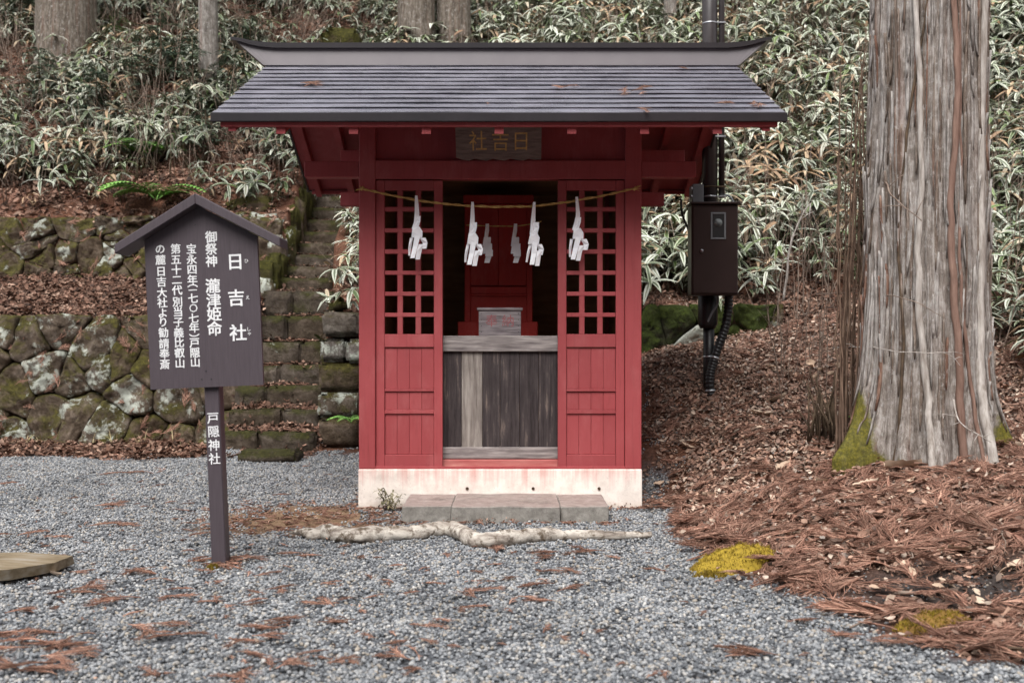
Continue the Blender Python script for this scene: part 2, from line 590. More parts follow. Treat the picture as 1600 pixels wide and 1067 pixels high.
def island_mat(name, stops, rough=0.7, spec=0.3, noise_s=30, amt=0.25, bump=0.2, bd=0.003, tone=None, patch_=None):
    """one colour for each loose piece of the mesh, with fine mottling on it"""
    t = NT(name)
    g = t.n('ShaderNodeNewGeometry')
    oi = t.n('ShaderNodeObjectInfo')
    r = t.math('FRACT', t.math('ADD', g.outputs['Random Per Island'], t.math('MULTIPLY', oi.outputs['Random'], 3.7)))
    c = t.ramp(r, stops)
    f = t.noise(t.coord('Object'), noise_s, 4)
    k = t.ramp(f, [(0.25, (1 - amt,) * 3), (0.75, (1 + amt,) * 3)])
    m = t.n('ShaderNodeMix', data_type='RGBA', blend_type='MULTIPLY')
    m.inputs[0].default_value = 1.0
    t.l(c, m.inputs[6]); t.l(k, m.inputs[7])
    c = m.outputs[2]
    fs_ = []
    if tone:
        fs_.append(t.ramp(t.math('FRACT', t.math('MULTIPLY', oi.outputs['Random'], 23.7)), [(0.0, (tone[0],) * 3), (1.0, (tone[1],) * 3)]))
    if patch_:
        fs_.append(t.ramp(t.noise(t.coord('World'), patch_[2], 5, .6), [(0.36, (patch_[0],) * 3), (0.62, (patch_[1],) * 3)]))
    for q in fs_:
        m = t.n('ShaderNodeMix', data_type='RGBA', blend_type='MULTIPLY')
        m.inputs[0].default_value = 1.0
        t.l(c, m.inputs[6]); t.l(q, m.inputs[7])
        c = m.outputs[2]
    if bump:
        t.bump(f, bump, bd)
    return t.base(c, rough, spec)


M_PEB = island_mat('grey_pebble', [(0.0, S(72, 75, 80)), (0.18, S(102, 105, 109)), (0.38, S(122, 125, 129)), (0.56, S(140, 142, 145)), (0.76, S(158, 158, 158)),
                                   (0.87, S(152, 142, 129)), (0.93, S(84, 86, 91)), (1.0, S(186, 184, 180))], 0.55, 0.35, 70, 0.2, patch_=(.8, 1.08, 1.1))
M_SPRAY = island_mat('rust_cedar_needle', [(0.0, S(92, 66, 56)), (0.3, S(130, 95, 81)), (0.6, S(160, 120, 103)), (0.85, S(184, 147, 128)), (1.0, S(108, 82, 71))], 0.8, 0.2, 60, 0.2, tone=(.7, 1.2))
M_LEAF = island_mat('dead_brown_leaf', [(0.0, S(66, 52, 46)), (0.16, S(118, 92, 79)), (0.36, S(162, 126, 108)), (0.52, S(136, 111, 100)), (0.68, S(190, 154, 132)), (0.8, S(100, 83, 75)),
                                        (0.9, S(208, 185, 165)), (1.0, S(156, 144, 136))], 0.75, 0.25, 40, 0.22, tone=(.55, 1.12))
M_LEAFD = island_mat('damp_leaf_mould', [(0.0, S(52, 40, 35)), (0.3, S(88, 66, 55)), (0.6, S(118, 88, 73)), (0.85, S(140, 110, 95)), (1.0, S(174, 146, 128))], 0.8, 0.2, 40, 0.22, tone=(.6, 1.1))
M_PALELEAF = island_mat('bleached_big_leaf', [(0.0, S(168, 144, 124)), (1.0, S(202, 182, 162))], 0.75, 0.2, 20, 0.15)
M_FERN = island_mat('fern_green', [(0.0, S(84, 124, 58)), (0.6, S(116, 164, 78)), (1.0, S(146, 186, 102))], 0.6, 0.3, 20, 0.15, 0)
M_CONIF = island_mat('dark_conifer_green', [(0.0, S(48, 66, 52)), (0.6, S(72, 92, 74)), (1.0, S(96, 114, 96))], 0.6, 0.3, 20, 0.15, 0)
M_MOSS = island_mat('yellow_green_moss', [(0.0, S(86, 74, 24)), (0.35, S(122, 104, 36)), (0.7, S(146, 124, 48)), (0.85, S(118, 88, 54)), (1.0, S(156, 140, 70))], 0.9, 0.1, 40, 0.3, 0)
M_GRASS = island_mat('dry_grass', [(0.0, S(140, 126, 96)), (0.6, S(176, 160, 126)), (1.0, S(150, 148, 100))], 0.8, 0.2, 20, 0.15, 0)


def sasa_mat(name='sasa_leaf', dark=1.0, shift=0.0):
    t = NT(name)
    uv = t.n('ShaderNodeTexCoord').outputs['UV']
    sp = t.n('ShaderNodeSeparateXYZ'); t.l(uv, sp.inputs[0])
    g = t.n('ShaderNodeNewGeometry')
    oi = t.n('ShaderNodeObjectInfo')
    r = t.math('FRACT', t.math('ADD', g.outputs['Random Per Island'], t.math('MULTIPLY', oi.outputs['Random'], 5.3)))
    e = t.math('MULTIPLY', t.math('ABSOLUTE', t.math('SUBTRACT', sp.outputs['X'], 0.5)), 2.0)
    tip = t.math('POWER', sp.outputs['Y'], 4.0)
    w = t.noise(t.coord('Object'), 30, 3)
    edge = t.math('ADD', t.math('ADD', e, t.math('MULTIPLY', tip, 0.5)), t.math('MULTIPLY', t.math('SUBTRACT', w, 0.5), 0.5))
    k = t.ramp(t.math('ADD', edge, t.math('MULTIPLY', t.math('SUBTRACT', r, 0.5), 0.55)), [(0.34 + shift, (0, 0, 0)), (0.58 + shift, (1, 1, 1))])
    green = t.ramp(r, [(0.0, S(98, 120, 62)), (0.12, S(72, 84, 54)), (0.4, S(80, 90, 68)), (0.65, S(104, 110, 88)), (0.85, S(128, 130, 108)), (1.0, S(150, 142, 116))])
    cream = t.ramp(r, [(0.0, S(156, 166, 130)), (0.4, S(190, 194, 176)), (0.86, S(210, 211, 200)), (0.94, S(186, 168, 146)), (1.0, S(146, 114, 86))])
    c = t.mix(k, green, cream)
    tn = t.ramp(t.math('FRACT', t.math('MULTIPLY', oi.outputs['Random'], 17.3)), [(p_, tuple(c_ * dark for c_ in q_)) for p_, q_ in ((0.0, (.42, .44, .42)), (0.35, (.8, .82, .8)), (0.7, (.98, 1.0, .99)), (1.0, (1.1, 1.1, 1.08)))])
    mm = t.n('ShaderNodeMix', data_type='RGBA', blend_type='MULTIPLY')
    mm.inputs[0].default_value = 1.0
    t.l(c, mm.inputs[6]); t.l(tn, mm.inputs[7])
    c = mm.outputs[2]
    t.base(c, 0.5, 0.35)
    return t.m


M_SASA = sasa_mat()
M_SASAL = sasa_mat('sasa_leaf_left_bank', .86, .14)  # darker, less cream-edged leaves for the left hillside
M_SASADRY = island_mat('dry_sasa', [(0.0, S(120, 96, 74)), (0.4, S(158, 132, 106)), (0.75, S(186, 164, 136)), (1.0, S(110, 84, 66))], .7, .2, 20, .2, 0)


def ground_mat():
    t = NT('forest_floor')
    a = t.n('ShaderNodeAttribute'); a.attribute_name = 'cover'
    sp = t.n('ShaderNodeSeparateColor'); t.l(a.outputs['Color'], sp.inputs[0])
    w = t.coord('World')
    f = t.noise(w, 40, 8, 0.7)
    vo = t.n('ShaderNodeTexVoronoi'); vo.inputs['Scale'].default_value = 42
    t.l(w, vo.inputs['Vector'])
    gr = t.ramp(vo.outputs['Distance'], [(0.0, S(116, 118, 122)), (0.5, S(88, 90, 94)), (0.8, S(40, 40, 42))])
    li = t.ramp(f, [(0.25, S(48, 32, 26)), (0.5, S(94, 64, 50)), (0.75, S(132, 94, 76))])
    so = t.ramp(f, [(0.25, S(104, 84, 64)), (0.5, S(142, 118, 94)), (0.75, S(168, 146, 120))])
    c = t.mix(sp.outputs[0], li, gr)
    c = t.mix(sp.outputs[1], c, so)
    c = t.mix(sp.outputs[2], c, t.ramp(f, [(0.3, S(40, 36, 34)), (0.7, S(78, 72, 70))]))
    t.bump(f, 0.9, 0.02)
    return t.base(c, 0.9, 0.15)


M_GROUND = ground_mat()

# ------------------------------------------------------------------ the lie of the land
CTRL = [(2.3, 4, 0), (1.75, 4.6, 0), (1.6, 5, 0), (1.35, 5.8, 0), (1.1, 6.5, 0), (1.15, 7.3, 0), (1.2, 8.2, 0), (1.25, 8.7, .04), (1.2, 4, 0), (0.8, 6.5, 0), (0.8, 5, 0),
        (0.6, 8.2, 0), (1.05, 8.6, 0), (1.05, 9.4, .12), (0.5, 9.4, 0), (0, 5, 0), (0, 8, 0), (0, 10, 0), (-1, 6, 0), (-1, 10, 0), (1.1, 10.2, .4), (0, 11.6, .2),
        (1.25, 9.4, .34), (1.40, 10.5, .88), (1.55, 11.4, 1.14), (1.7, 12.3, 1.2), (2.9, 11.5, 1.22), (2.97, 9.5, .74), (3.1, 7.8, .50), (2.3, 7.8, .34), (4.5, 9, 1.0),
        (2.09, 6.7, .23), (2.84, 6.5, .30), (2.65, 5.3, .14), (3.5, 5.2, .28), (4.5, 6.5, .6), (6, 8, 1.3), (6, 11, 2.0), (9, 8, 2.2), (3, 4.2, .1), (4, 3, .2), (5.5, 4, .5),
        (3, 12.3, 1.45), (4.5, 12, 1.85), (1.98, 10.3, .88), (1.8, 9.3, .5), (2.2, 8.6, .48), (9, 12, 3.0), (9, 3, 1.2), (1.7, 8.2, .2), (2.0, 3.2, 0), (5, 2, .2), (2.2, 5.0, .05)]
CA = np.array(CTRL)
_A = np.sqrt(((CA[:, None, :2] - CA[None, :, :2]) ** 2).sum(-1))
_n = len(CA)
_M = np.ones((_n + 1, _n + 1)); _M[:_n, :_n] = _A; _M[_n, _n] = 0
_W = np.linalg.solve(_M, np.append(CA[:, 2], 0))


def mound(x, y):
    sh = x.shape
    x, y = np.minimum(x.ravel(), 9.0), y.ravel()
    o = np.full(x.shape, _W[-1])
    for i in range(_n):
        o += _W[i] * np.sqrt((x - CA[i, 0]) ** 2 + (y - CA[i, 1]) ** 2)
    o = np.where(y < 2.5, o * np.clip((y + 1) / 3.5, 0, 1), o)
    return np.maximum(o, 0).reshape(sh)


def ss(a, b, x):
    t = np.clip((x - a) / (b - a), 0, 1)
    return t * t * (3 - 2 * t)


def lump(x, y):
    return (np.sin(x * 1.7 + 1.3 * np.sin(y * 0.9)) * np.sin(y * 1.4 + 0.7 * np.sin(x * 1.1)) * 0.6 + np.sin(x * 4.1 + y * 2.3) * np.sin(y * 3.7 - x * 1.9) * 0.25)


def height(x, y):
    x = np.asarray(x, float); y = np.asarray(y, float)
    fl = np.zeros_like(x) + 0.006 * lump(x * 2, y * 2)
    PL = np.interp(y, [0, 12.3, 13.05, 13.16, 15.3, 15.44, 30, 60], [0, 0, 0.08, 1.66, 2.28, 3.15, 14.5, 16])
    PS = np.interp(y, [0, 11.95, 14.15, 14.9, 17.9, 30, 60], [0, 0, 1.70, 1.85, 3.95, 14.5, 16])
    PM = np.interp(y, [0, 11.6, 12.28, 12.38, 14, 17, 30, 60], [0, 0, .1, 1.55, 2.2, 4.15, 14.5, 16])
    PR = np.interp(y, [0, 12.5, 12.7, 30, 60], [1.2, 1.2, 1.75, 14.5, 16])
    mo = mound(x, y)
    far = ss(12.5, 12.66, y)
    PR = mo * (1 - far) + np.maximum(PR, np.where(y < 14.5, mo * 1.0, 0) * (1 - ss(12.6, 14.5, y))) * far
    PR = PR + np.maximum(x - 4, 0) * 0.12 * ss(11, 15, y)
    z = PL
    k = ss(-3.42, -3.36, x); z = z * (1 - k) + PS * k
    xq = x + .34 * ss(14.2, 15.0, y); k = ss(-2.31, -2.25, xq); z = z * (1 - k) + PM * k
    k = ss(0.3, 1.0, x) * ss(8, 11, y) + (1 - ss(8, 11, y)) * ss(-0.5, 0.2, x); z = z * (1 - k) + PR * k
    z = np.where(y < -7, z * 0 + 0.75 * (-7 - y), z)  # unseen bank behind the camera, added to cut low sky light under the eaves
    hill = ss(13.5, 16.5, y)
    return z + fl + 0.13 * lump(x, y) * hill * (1 - ss(-3.5, -3.3, x) * (1 - ss(-2.4, -2.2, x)) * (1 - ss(17, 19, y))) + 0.045 * lump(x * 2.2, y * 2.2) * np.clip(mo * 4, 0, 1)


def hz(x, y):
    return float(height(np.array([x]), np.array([y]))[0])


def xtoe(y):
    return np.interp(y, [3.0, 4, 4.6, 5, 5.8, 6.5, 7.3, 8.2, 8.7], [3.2, 2.35, 1.8, 1.62, 1.38, 1.12, 1.17, 1.22, 1.25])


def gravel_w(x, y):
    """1 on the gravel court, 0 on litter"""
    wob = 0.10 * np.sin(y * 5.1 + x * 2) + 0.06 * np.sin(y * 13.0 - x * 9)
    g = 1 - ss(-0.12, 0.16, x - xtoe(y) + wob * 0.8)
    g = g * (1 - ss(11.7, 12.25, y + 2.2 * wob)) * (1 - ss(8.9, 9.5, y) * (x > 0))
    earth = np.exp(-(((x + 1.62 + 0.5 * wob) / 0.78) ** 2 + ((y - 7.8) / 0.72) ** 2) ** 2)
    return np.clip(g - earth, 0, 1)


def soil_w(x, y):
    e = np.exp(-(((x + 1.62) / 0.80) ** 2 + ((y - 7.8) / 0.74) ** 2) ** 2)
    return np.clip(e, 0, 1) * 0.8


def black_w(x, y):
    return np.exp(-(((x - 2.35) / 0.75) ** 2 + ((y - 5.3) / 0.5) ** 2) ** 2) * 0.95


def axis(segs):
    out = []
    for a, b, st in segs:
        out += list(np.arange(a, b - 1e-6, st))
    out.append(segs[-1][1])
    return np.array(out)


gx = axis([(-60, -14, 4), (-14, -8, 0.5), (-8, -3.5, 0.08), (-3.5, -2.3, 0.03), (-2.3, 6, 0.06), (6, 14, 0.4), (14, 60, 4)])
gy = axis([(-60, -8, 4), (-8, 0, 1), (0, 3, 0.5), (3, 12, 0.06), (12, 13.3, 0.03), (13.3, 15.2, 0.08), (15.2, 15.6, 0.03), (15.6, 20, 0.12), (20, 31, 0.5), (31, 90, 5)])
GX, GY = np.meshgrid(gx, gy)
GZ = height(GX, GY)
me = bpy.data.meshes.new('ground')
nxg, nyg = len(gx), len(gy)
idx = np.arange(nxg * nyg).reshape(nyg, nxg)
fq = np.stack([idx[:-1, :-1], idx[:-1, 1:], idx[1:, 1:], idx[1:, :-1]], -1).reshape(-1, 4)
me.from_pydata(np.stack([GX, GY, GZ], -1).reshape(-1, 3).tolist(), [], fq.tolist())
me.polygons.foreach_set('use_smooth', [True] * len(me.polygons))
ca = me.color_attributes.new('cover', 'FLOAT_COLOR', 'POINT')
cc = np.zeros((nxg * nyg, 4), np.float32)
cc[:, 0] = gravel_w(GX, GY).ravel(); cc[:, 1] = soil_w(GX, GY).ravel(); cc[:, 2] = black_w(GX, GY).ravel(); cc[:, 3] = 1
ca.data.foreach_set('color', cc.ravel())
me.materials.append(M_GROUND)
from bisect import bisect_right
_lx, _ly, _lz = gx.tolist(), gy.tolist(), GZ.tolist()


def hz(x, y):
    """height of the ground sheet (bilinear)"""
    i = min(max(bisect_right(_lx, x) - 1, 0), nxg - 2); j = min(max(bisect_right(_ly, y) - 1, 0), nyg - 2)
    u = (x - _lx[i]) / (_lx[i + 1] - _lx[i]); v = (y - _ly[j]) / (_ly[j + 1] - _ly[j])
    a, b = _lz[j], _lz[j + 1]
    return (a[i] * (1 - u) + a[i + 1] * u) * (1 - v) + (b[i] * (1 - u) + b[i + 1] * u) * v


ground = place(bpy.data.objects.new('ground', me), (0, 0, 0), None)
kind(ground, 'structure', 'grey gravel court rising into a litter covered wooded hillside')


def normal_at(x, y, e=0.06):
    zx = (height(x + e, y) - height(x - e, y)) / (2 * e)
    zy = (height(x, y + e) - height(x, y - e)) / (2 * e)
    n = np.stack([-zx, -zy, np.ones_like(zx)], -1)
    return n / np.linalg.norm(n, axis=-1, keepdims=True)


def scatter(name, meshes, pos, nrm, scl, label, seed=1, tilt=0.0, align=1.0):
    """one 'stuff' object: geometry nodes instance the kinds on a cloud of points"""
    r = np.random.RandomState(seed)
    n = len(pos)
    col = bpy.data.collections.new(name + '_kinds')
    for i, m in enumerate(meshes):
        o = bpy.data.objects.new('%s_kind_%02d' % (name, i), m)
        col.objects.link(o)
    rot = np.zeros((n, 3), np.float32)
    sp = r.uniform(0, 2 * math.pi, n)
    tl = r.normal(0, 1, (n, 2)) * tilt
    for i in range(n):
        a = Vector((0, 0, 1)).lerp(Vector(nrm[i]), align)
        a = (a + Vector((tl[i, 0], tl[i, 1], 0))).normalized()
        q = a.to_track_quat('Z', 'Y') @ Quaternion((0, 0, 1), sp[i])
        rot[i] = q.to_euler()[:]
    me = bpy.data.meshes.new(name)
    me.from_pydata(np.asarray(pos).tolist(), [], [])
    for an, ty, da in (('rot', 'FLOAT_VECTOR', rot.ravel()), ('scl', 'FLOAT', np.asarray(scl, np.float32)), ('pick', 'INT', r.randint(0, len(meshes), n).astype(np.int32))):
        at = me.attributes.new(an, ty, 'POINT')
        at.data.foreach_set('vector' if ty == 'FLOAT_VECTOR' else 'value', da)
    o = place(bpy.data.objects.new(name, me), (0, 0, 0), None)
    ng = bpy.data.node_groups.new(name + '_scatter', 'GeometryNodeTree')
    ng.interface.new_socket('Geometry', in_out='INPUT', socket_type='NodeSocketGeometry')
    ng.interface.new_socket('Geometry', in_out='OUTPUT', socket_type='NodeSocketGeometry')
    gi = ng.nodes.new('NodeGroupInput'); go = ng.nodes.new('NodeGroupOutput')
    ip = ng.nodes.new('GeometryNodeInstanceOnPoints')
    ci = ng.nodes.new('GeometryNodeCollectionInfo')
    ci.inputs['Collection'].default_value = col
    ci.inputs['Separate Children'].default_value = True
    ci.inputs['Reset Children'].default_value = True
    ip.inputs['Pick Instance'].default_value = True

    def attr(nm, ty):
        a = ng.nodes.new('GeometryNodeInputNamedAttribute')
        a.data_type = ty
        a.inputs['Name'].default_value = nm
        return a.outputs[0]
    ng.links.new(gi.outputs[0], ip.inputs['Points'])
    ng.links.new(ci.outputs[0], ip.inputs['Instance'])
    ng.links.new(attr('rot', 'FLOAT_VECTOR'), ip.inputs['Rotation'])
    ng.links.new(attr('scl', 'FLOAT'), ip.inputs['Scale'])
    ng.links.new(attr('pick', 'INT'), ip.inputs['Instance Index'])
    ng.links.new(ip.outputs[0], go.inputs[0])
    md = o.modifiers.new('scatter', 'NODES')
    md.node_group = ng
    kind(o, 'stuff', label)
    return o


# ------------------------------------------------------------------ the shrine building
SX, FD = -0.095, 8.24                 # centre line, front wall plane
HW = 1.143                            # half width of the body
BACK = 10.16
RD = 9.2                              # ridge line
E0, E1 = 7.45, 10.95                  # front and rear eaves
ZE, PITCH = 3.0, 0.48                 # roof surface at the eave, slope
RHW = 2.085                           # half width of the roof


def zx(py, d=FD):
    return EYE + (CY - py) / F * d


def xx(px, d=FD):
    return (px - CX) / F * d


shrine = empty('shrine_building', (SX, (FD + BACK) / 2, 0), 'small red wooden shrine hall with sliding lattice doors under a dark metal roof', 'shrine')
ZP = zx(733)
plinth = box('plinth', SX - HW, SX + HW, FD, BACK, -0.1, ZP, M_CONC, shrine, 0.012)
plinth['label'] = 'whitish concrete plinth streaked with washed-out red paint'
for hx in (730, 833, 936):
    v, f = tube_geo([(xx(hx), FD - 0.002, zx(763)), (xx(hx), FD - 0.006, zx(763))], 0.013, 10)
    mesh_obj('plinth_hole', v, f, M_DIRT, plinth)
PW = 0.132
ZB = ZE + 0.02
for sx in (-1, 1):
    for yy in (FD + 0.012, BACK - PW - 0.01):
        xa = SX + sx * (HW - PW / 2 - 0.004)
        box('post', xa - PW / 2, xa + PW / 2, yy, yy + PW, ZP + 0.002, ZB + (0.25 if yy < 9 else 0.2), M_RED, shrine, 0.006)
YI = FD + 0.05
x0, x1 = SX - HW + PW, SX + HW - PW
# front head: frieze boards above, head beam, sill
box('frieze_board', x0, x1, YI + 0.03, YI + 0.06, zx(252), 3.22, M_RED, shrine, 0)
box('head_beam', x0 + 0.001, x1 - 0.001, FD + 0.018, FD + 0.13, zx(279), zx(250), M_RED, shrine, 0.005)
box('sill', x0 + 0.001, x1 - 0.001, FD + 0.02, FD + 0.034, ZP + 0.002, zx(729), M_RED, shrine, 0.002)
box('threshold', x0 + 0.001, x1 - 0.001, FD + 0.088, FD + 0.17, ZP + 0.002, zx(720), M_SILL, shrine, 0.006)
# side and back walls
for sx in (-1, 1):
    xa = SX + sx * (HW - 0.06)
    for k in range(6):
        ya = FD + 0.146 + k * (BACK - FD - 0.29) / 6
        yb = FD + 0.146 + (k + 1) * (BACK - FD - 0.29) / 6 - 0.004
        box('wall_board', xa - 0.012, xa + 0.012, ya, yb, ZP + 0.004, 3.1, M_RED, shrine, 0.002)
    xb = xa - sx * 0.03
    box('inner_wall', xb - 0.008, xb + 0.008, FD + 0.10, BACK - 0.05, ZP + 0.004, 3.05, M_INNER, shrine, 0)
box('back_wall', SX - HW + 0.075, SX + HW - 0.075, BACK - 0.10, BACK - 0.06, ZP + 0.004, 3.1, M_INNER, shrine, 0)
box('inner_floor', SX - HW + 0.1, SX + HW - 0.1, FD + 0.30, BACK - 0.11, zx(549), zx(549) + 0.03, M_INNER, shrine, 0)
box('inner_ceiling', SX - HW + 0.1, SX + HW - 0.1, FD + 0.12, BACK - 0.11, 2.78, 2.81, M_INNER, shrine, 0)
# long side beams that carry the gable overhang
for yy in (FD + 0.03, BACK - 0.15):
    for sx in (-1, 1):
        a, b = SX + sx * (HW - 0.003), SX + sx * (HW + 0.44)
        box('eave_beam', min(a, b), max(a, b), yy, yy + 0.11, zx(276), zx(251), M_RED, shrine, 0.005)
        box('purlin', min(a, b), max(a, b) + 0.2, yy, yy + 0.11, 3.10, 3.22, M_RED, shrine, 0.005)


def door(xa, xb):
    yd0, yd1 = FD + 0.035, FD + 0.085
    w = xb - xa
    zt, zb = zx(281), zx(731)
    root = empty('sliding_door', ((xa + xb) / 2, yd0, zb), parent=shrine)
    st = 0.065
    # the openings as in the photo, measured from the left stile of the door
    u = lambda p: xa + (p - 586.5) / 104.5 * w
    ops = [(600, 620), (628.5, 648.5), (657, 677.5)]
    xl, xr = u(600), u(677.5)
    box('stile', xa, xl, yd0, yd1, zb, zt, M_RED, root, 0.004)
    box('stile', xr, xb, yd0, yd1, zb, zt, M_RED, root, 0.004)
    box('top_rail', xl + .001, xr - .001, yd0, yd1, zx(296.5), zt, M_RED, root, 0.003)
    rows = [(296.4, 322.5), (329.3, 356), (362.5, 389), (396, 422.5), (429, 455.5), (462, 488.5), (495, 522)]
    for i in range(6):
        box('muntin', xl + .001, xr - .001, yd0 + 0.006, yd1 - 0.006, zx(rows[i + 1][0]), zx(rows[i][1]), M_RED, root, 0.003)
    for i in range(2):
        box('muntin', u(ops[i][1]), u(ops[i + 1][0]), yd0 + 0.008, yd1 - 0.008, zx(522), zx(296.5), M_RED, root, 0.003)
    box('middle_rail', xl + .001, xr - .001, yd0, yd1, zx(542.5), zx(522), M_RED, root, 0.003)
    for pa, pb in ((608, 612), (641, 647)):
        box('rail', xl + .001, xr - .001, yd0 + 0.002, yd1 - 0.01, zx(pb), zx(pa), M_RED, root, 0.003)
    box('bottom_rail', xl + .001, xr - .001, yd0, yd1, zb, zx(711), M_RED, root, 0.003)
    for pa, pb in ((542.8, 608), (612, 641), (647, 711)):
        for k in range(4):
            a = xl + .001 + (xr - xl - .002) * k / 4
            b = xl + .001 + (xr - xl - .002) * (k + 1) / 4
            dy = RN.uniform(-.0012, .0012)
            box('board', a + .0006, b - .0006, yd0 + 0.016 + dy, yd0 + 0.03, zx(pb) + .001, zx(pa) - .001, M_RED, root, 0.0025)
    return root


dl = door(xx(586.5), xx(691))
dr = door(xx(872), xx(976.5))
dl['label'] = 'red lattice sliding door left of the opening'
dr['label'] = 'red lattice sliding door right of the opening'
# grey plank screen between the doors
scr = empty('plank_screen', (xx(782), FD + 0.12, zx(719)), parent=shrine)
scr['label'] = 'weathered grey plank screen across the doorway'
xs = [688, 720, 753, 781, 812, 842, 876]
for i in range(6):
    mt = M_PLKL if i == 1 else M_PLKD
    box('plank', xx(xs[i]) + .001, xx(xs[i + 1]) - .001, FD + 0.135 + RN.uniform(-.002, .002), FD + 0.16, zx(702), zx(549), mt, scr, 0.0025)
box('shelf_plank', xx(688), xx(876), FD + 0.105, FD + 0.36, zx(549.5), zx(524.5), M_PLKH, scr, 0.005)
box('bottom_plank', xx(688), xx(876), FD + 0.115, FD + 0.165, zx(719), zx(701), M_PLKH, scr, 0.004)

# --- roof
roof = empty('roof', (SX, RD, ZE), parent=shrine)
roof['label'] = 'dark metal sheet roof in narrow horizontal courses'
NC = 12
RUN = (RD - E0)
for side in (-1, 1):
    for k in range(NC):
        a = k * RUN / NC
        b = (k + 1) * RUN / NC + (0.012 if k < NC - 1 else 0)
        ya, yb = (E0 + a, E0 + b) if side < 0 else (E1 - a, E1 - b)
        za, zb_ = ZE + a * PITCH, ZE + b * PITCH
        lip = 0.019
        und = 0.030 if side < 0 else -0.030
        bm = bmesh.new()
        nseg = 10
        ring = []
        ph = RN.uniform(0, 6)
        for s in range(nseg + 1):
            xq = SX - RHW + 2 * RHW * s / nseg
            wv = 0.0022 * math.sin(s * 1.3 + ph) + 0.001 * math.sin(s * 2.9 + ph)
            ring.append([bm.verts.new((xq, ya + und, za + und * (1 if side < 0 else -1) * PITCH - 0.018)), bm.verts.new((xq, ya + und, za + lip - .004 + wv)), bm.verts.new((xq, ya, za + lip - .004 + wv)), bm.verts.new((xq, ya, za + lip + wv)), bm.verts.new((xq, yb, zb_ + 0.004)), bm.verts.new((xq, yb, zb_ - 0.012))])
        for s in range(nseg):
            for q in range(6):
                bm.faces.new((ring[s][q], ring[s][(q + 1) % 6], ring[s + 1][(q + 1) % 6], ring[s + 1][q]))
        bm.faces.new(ring[0]); bm.faces.new(ring[-1])
        bm_obj('roof_course', bm, M_ROOF, roof)
    # deck under the sheets, eave facia, red eave board
    ye, s = (E0, 1) if side < 0 else (E1, -1)
    bm = bmesh.new()
    hw = RHW - 0.012
    c = []
    for zz in (-0.045, -0.014):
        c += [(SX - hw, ye + s * .02, ZE + .02 * PITCH + zz), (SX + hw, ye + s * .02, ZE + .02 * PITCH + zz), (SX + hw, RD, ZE + RUN * PITCH + zz), (SX - hw, RD, ZE + RUN * PITCH + zz)]
    hexa(bm, c)
    bm_obj('roof_deck', bm, M_RED, roof)
    ya, yb = sorted((ye - s * 0.012, ye + s * 0.02 - s * 0.001))
    box('eave_fascia', SX - RHW - .012, SX + RHW + .012, ya, yb, zx(190.5, E0), ZE + 0.012, M_CAP, roof, 0.004)
    ya, yb = sorted((ye + s * 0.024, ye + s * 0.055))
    box('eave_board', SX - RHW + .05, SX + RHW - .05, ya, yb, zx(197, E0), zx(190, E0) + .005, M_RED, roof, 0.003)
    # rafters
    for i in range(-3, 4):
        xr = SX + i * 0.533
        bm = bmesh.new()
        w2, hh = 0.033, 0.105
        c = []
        t0, t1 = 0.05, RUN - 0.02
        zz0 = ZE - 0.05
        for dz in (-hh, 0):
            c += [(xr - w2, ye + s * t0, zz0 + t0 * PITCH + dz), (xr + w2, ye + s * t0, zz0 + t0 * PITCH + dz),
                  (xr + w2, ye + s * t1, zz0 + t1 * PITCH + dz), (xr - w2, ye + s * t1, zz0 + t1 * PITCH + dz)]
        # plumb-cut ends
        hexa(bm, c)
        bm_obj('rafter', bm, M_RED, roof)
    for sx in (-1, 1):
        xr = SX + sx * (RHW - 0.13)
        bm = bmesh.new()
        c = []
        for dz in (-0.085, 0):
            c += [(xr - .028, ye + s * .045, ZE - .049 + .045 * PITCH + dz), (xr + .028, ye + s * .045, ZE - .049 + .045 * PITCH + dz),
                  (xr + .028, RD - s * .0, ZE - .049 + RUN * PITCH + dz), (xr - .028, RD, ZE - .049 + RUN * PITCH + dz)]
        hexa(bm, c)
        bm_obj('bargeboard', bm, M_RED, roof)
        xr2 = SX + sx * (RHW - 0.006)
        bm = bmesh.new()
        c = []
        for dz in (-0.05, 0.0):
            c += [(xr2 - .008, ye + s * .01, ZE - .012 + dz), (xr2 + .012, ye + s * .01, ZE - .012 + dz),
                  (xr2 + .012, RD, ZE - .016 + RUN * PITCH + dz), (xr2 - .008, RD, ZE - .016 + RUN * PITCH + dz)]
        hexa(bm, c)
        bm_obj('verge_trim', bm, M_CAP, roof)
# ridge box with flared ends and its cap
ZR0, ZR1 = 3.79, 3.948
ridge_x = [SX - 2.14, SX + 2.14]


def ridge_section(xt, xbt, zt, zb):
    return [(xbt, RD - 0.15, zb), (xbt, RD + 0.15, zb), (xt, RD + 0.13, zt), (xt, RD - 0.13, zt)]


tops = [(-2.37, 0.075), (-2.30, 0.055), (-2.22, 0.03), (-2.13, 0.012), (-2.0, 0.0), (-1.2, 0.0), (-0.4, 0.0), (0.4, 0.0), (1.2, 0.0), (2.0, 0.0), (2.13, 0.012), (2.22, 0.03), (2.30, 0.055), (2.37, 0.075)]
bm = bmesh.new()
rings = []
for xt, dz in tops:
    xb_ = max(-2.10, min(2.10, xt * 0.985)) if abs(xt) > 2.0 else xt
    k = max(0, (abs(xt) - 2.0) / 0.37)
    xb_ = math.copysign(min(abs(xt), 2.0 + 0.10 * k), xt)
    rings.append([bm.verts.new(c) for c in ridge_section(SX + xt, SX + xb_, ZR1 + dz, ZR0)])
for i in range(len(rings) - 1):
    for q in range(4):
        bm.faces.new((rings[i][q], rings[i][(q + 1) % 4], rings[i + 1][(q + 1) % 4], rings[i + 1][q]))
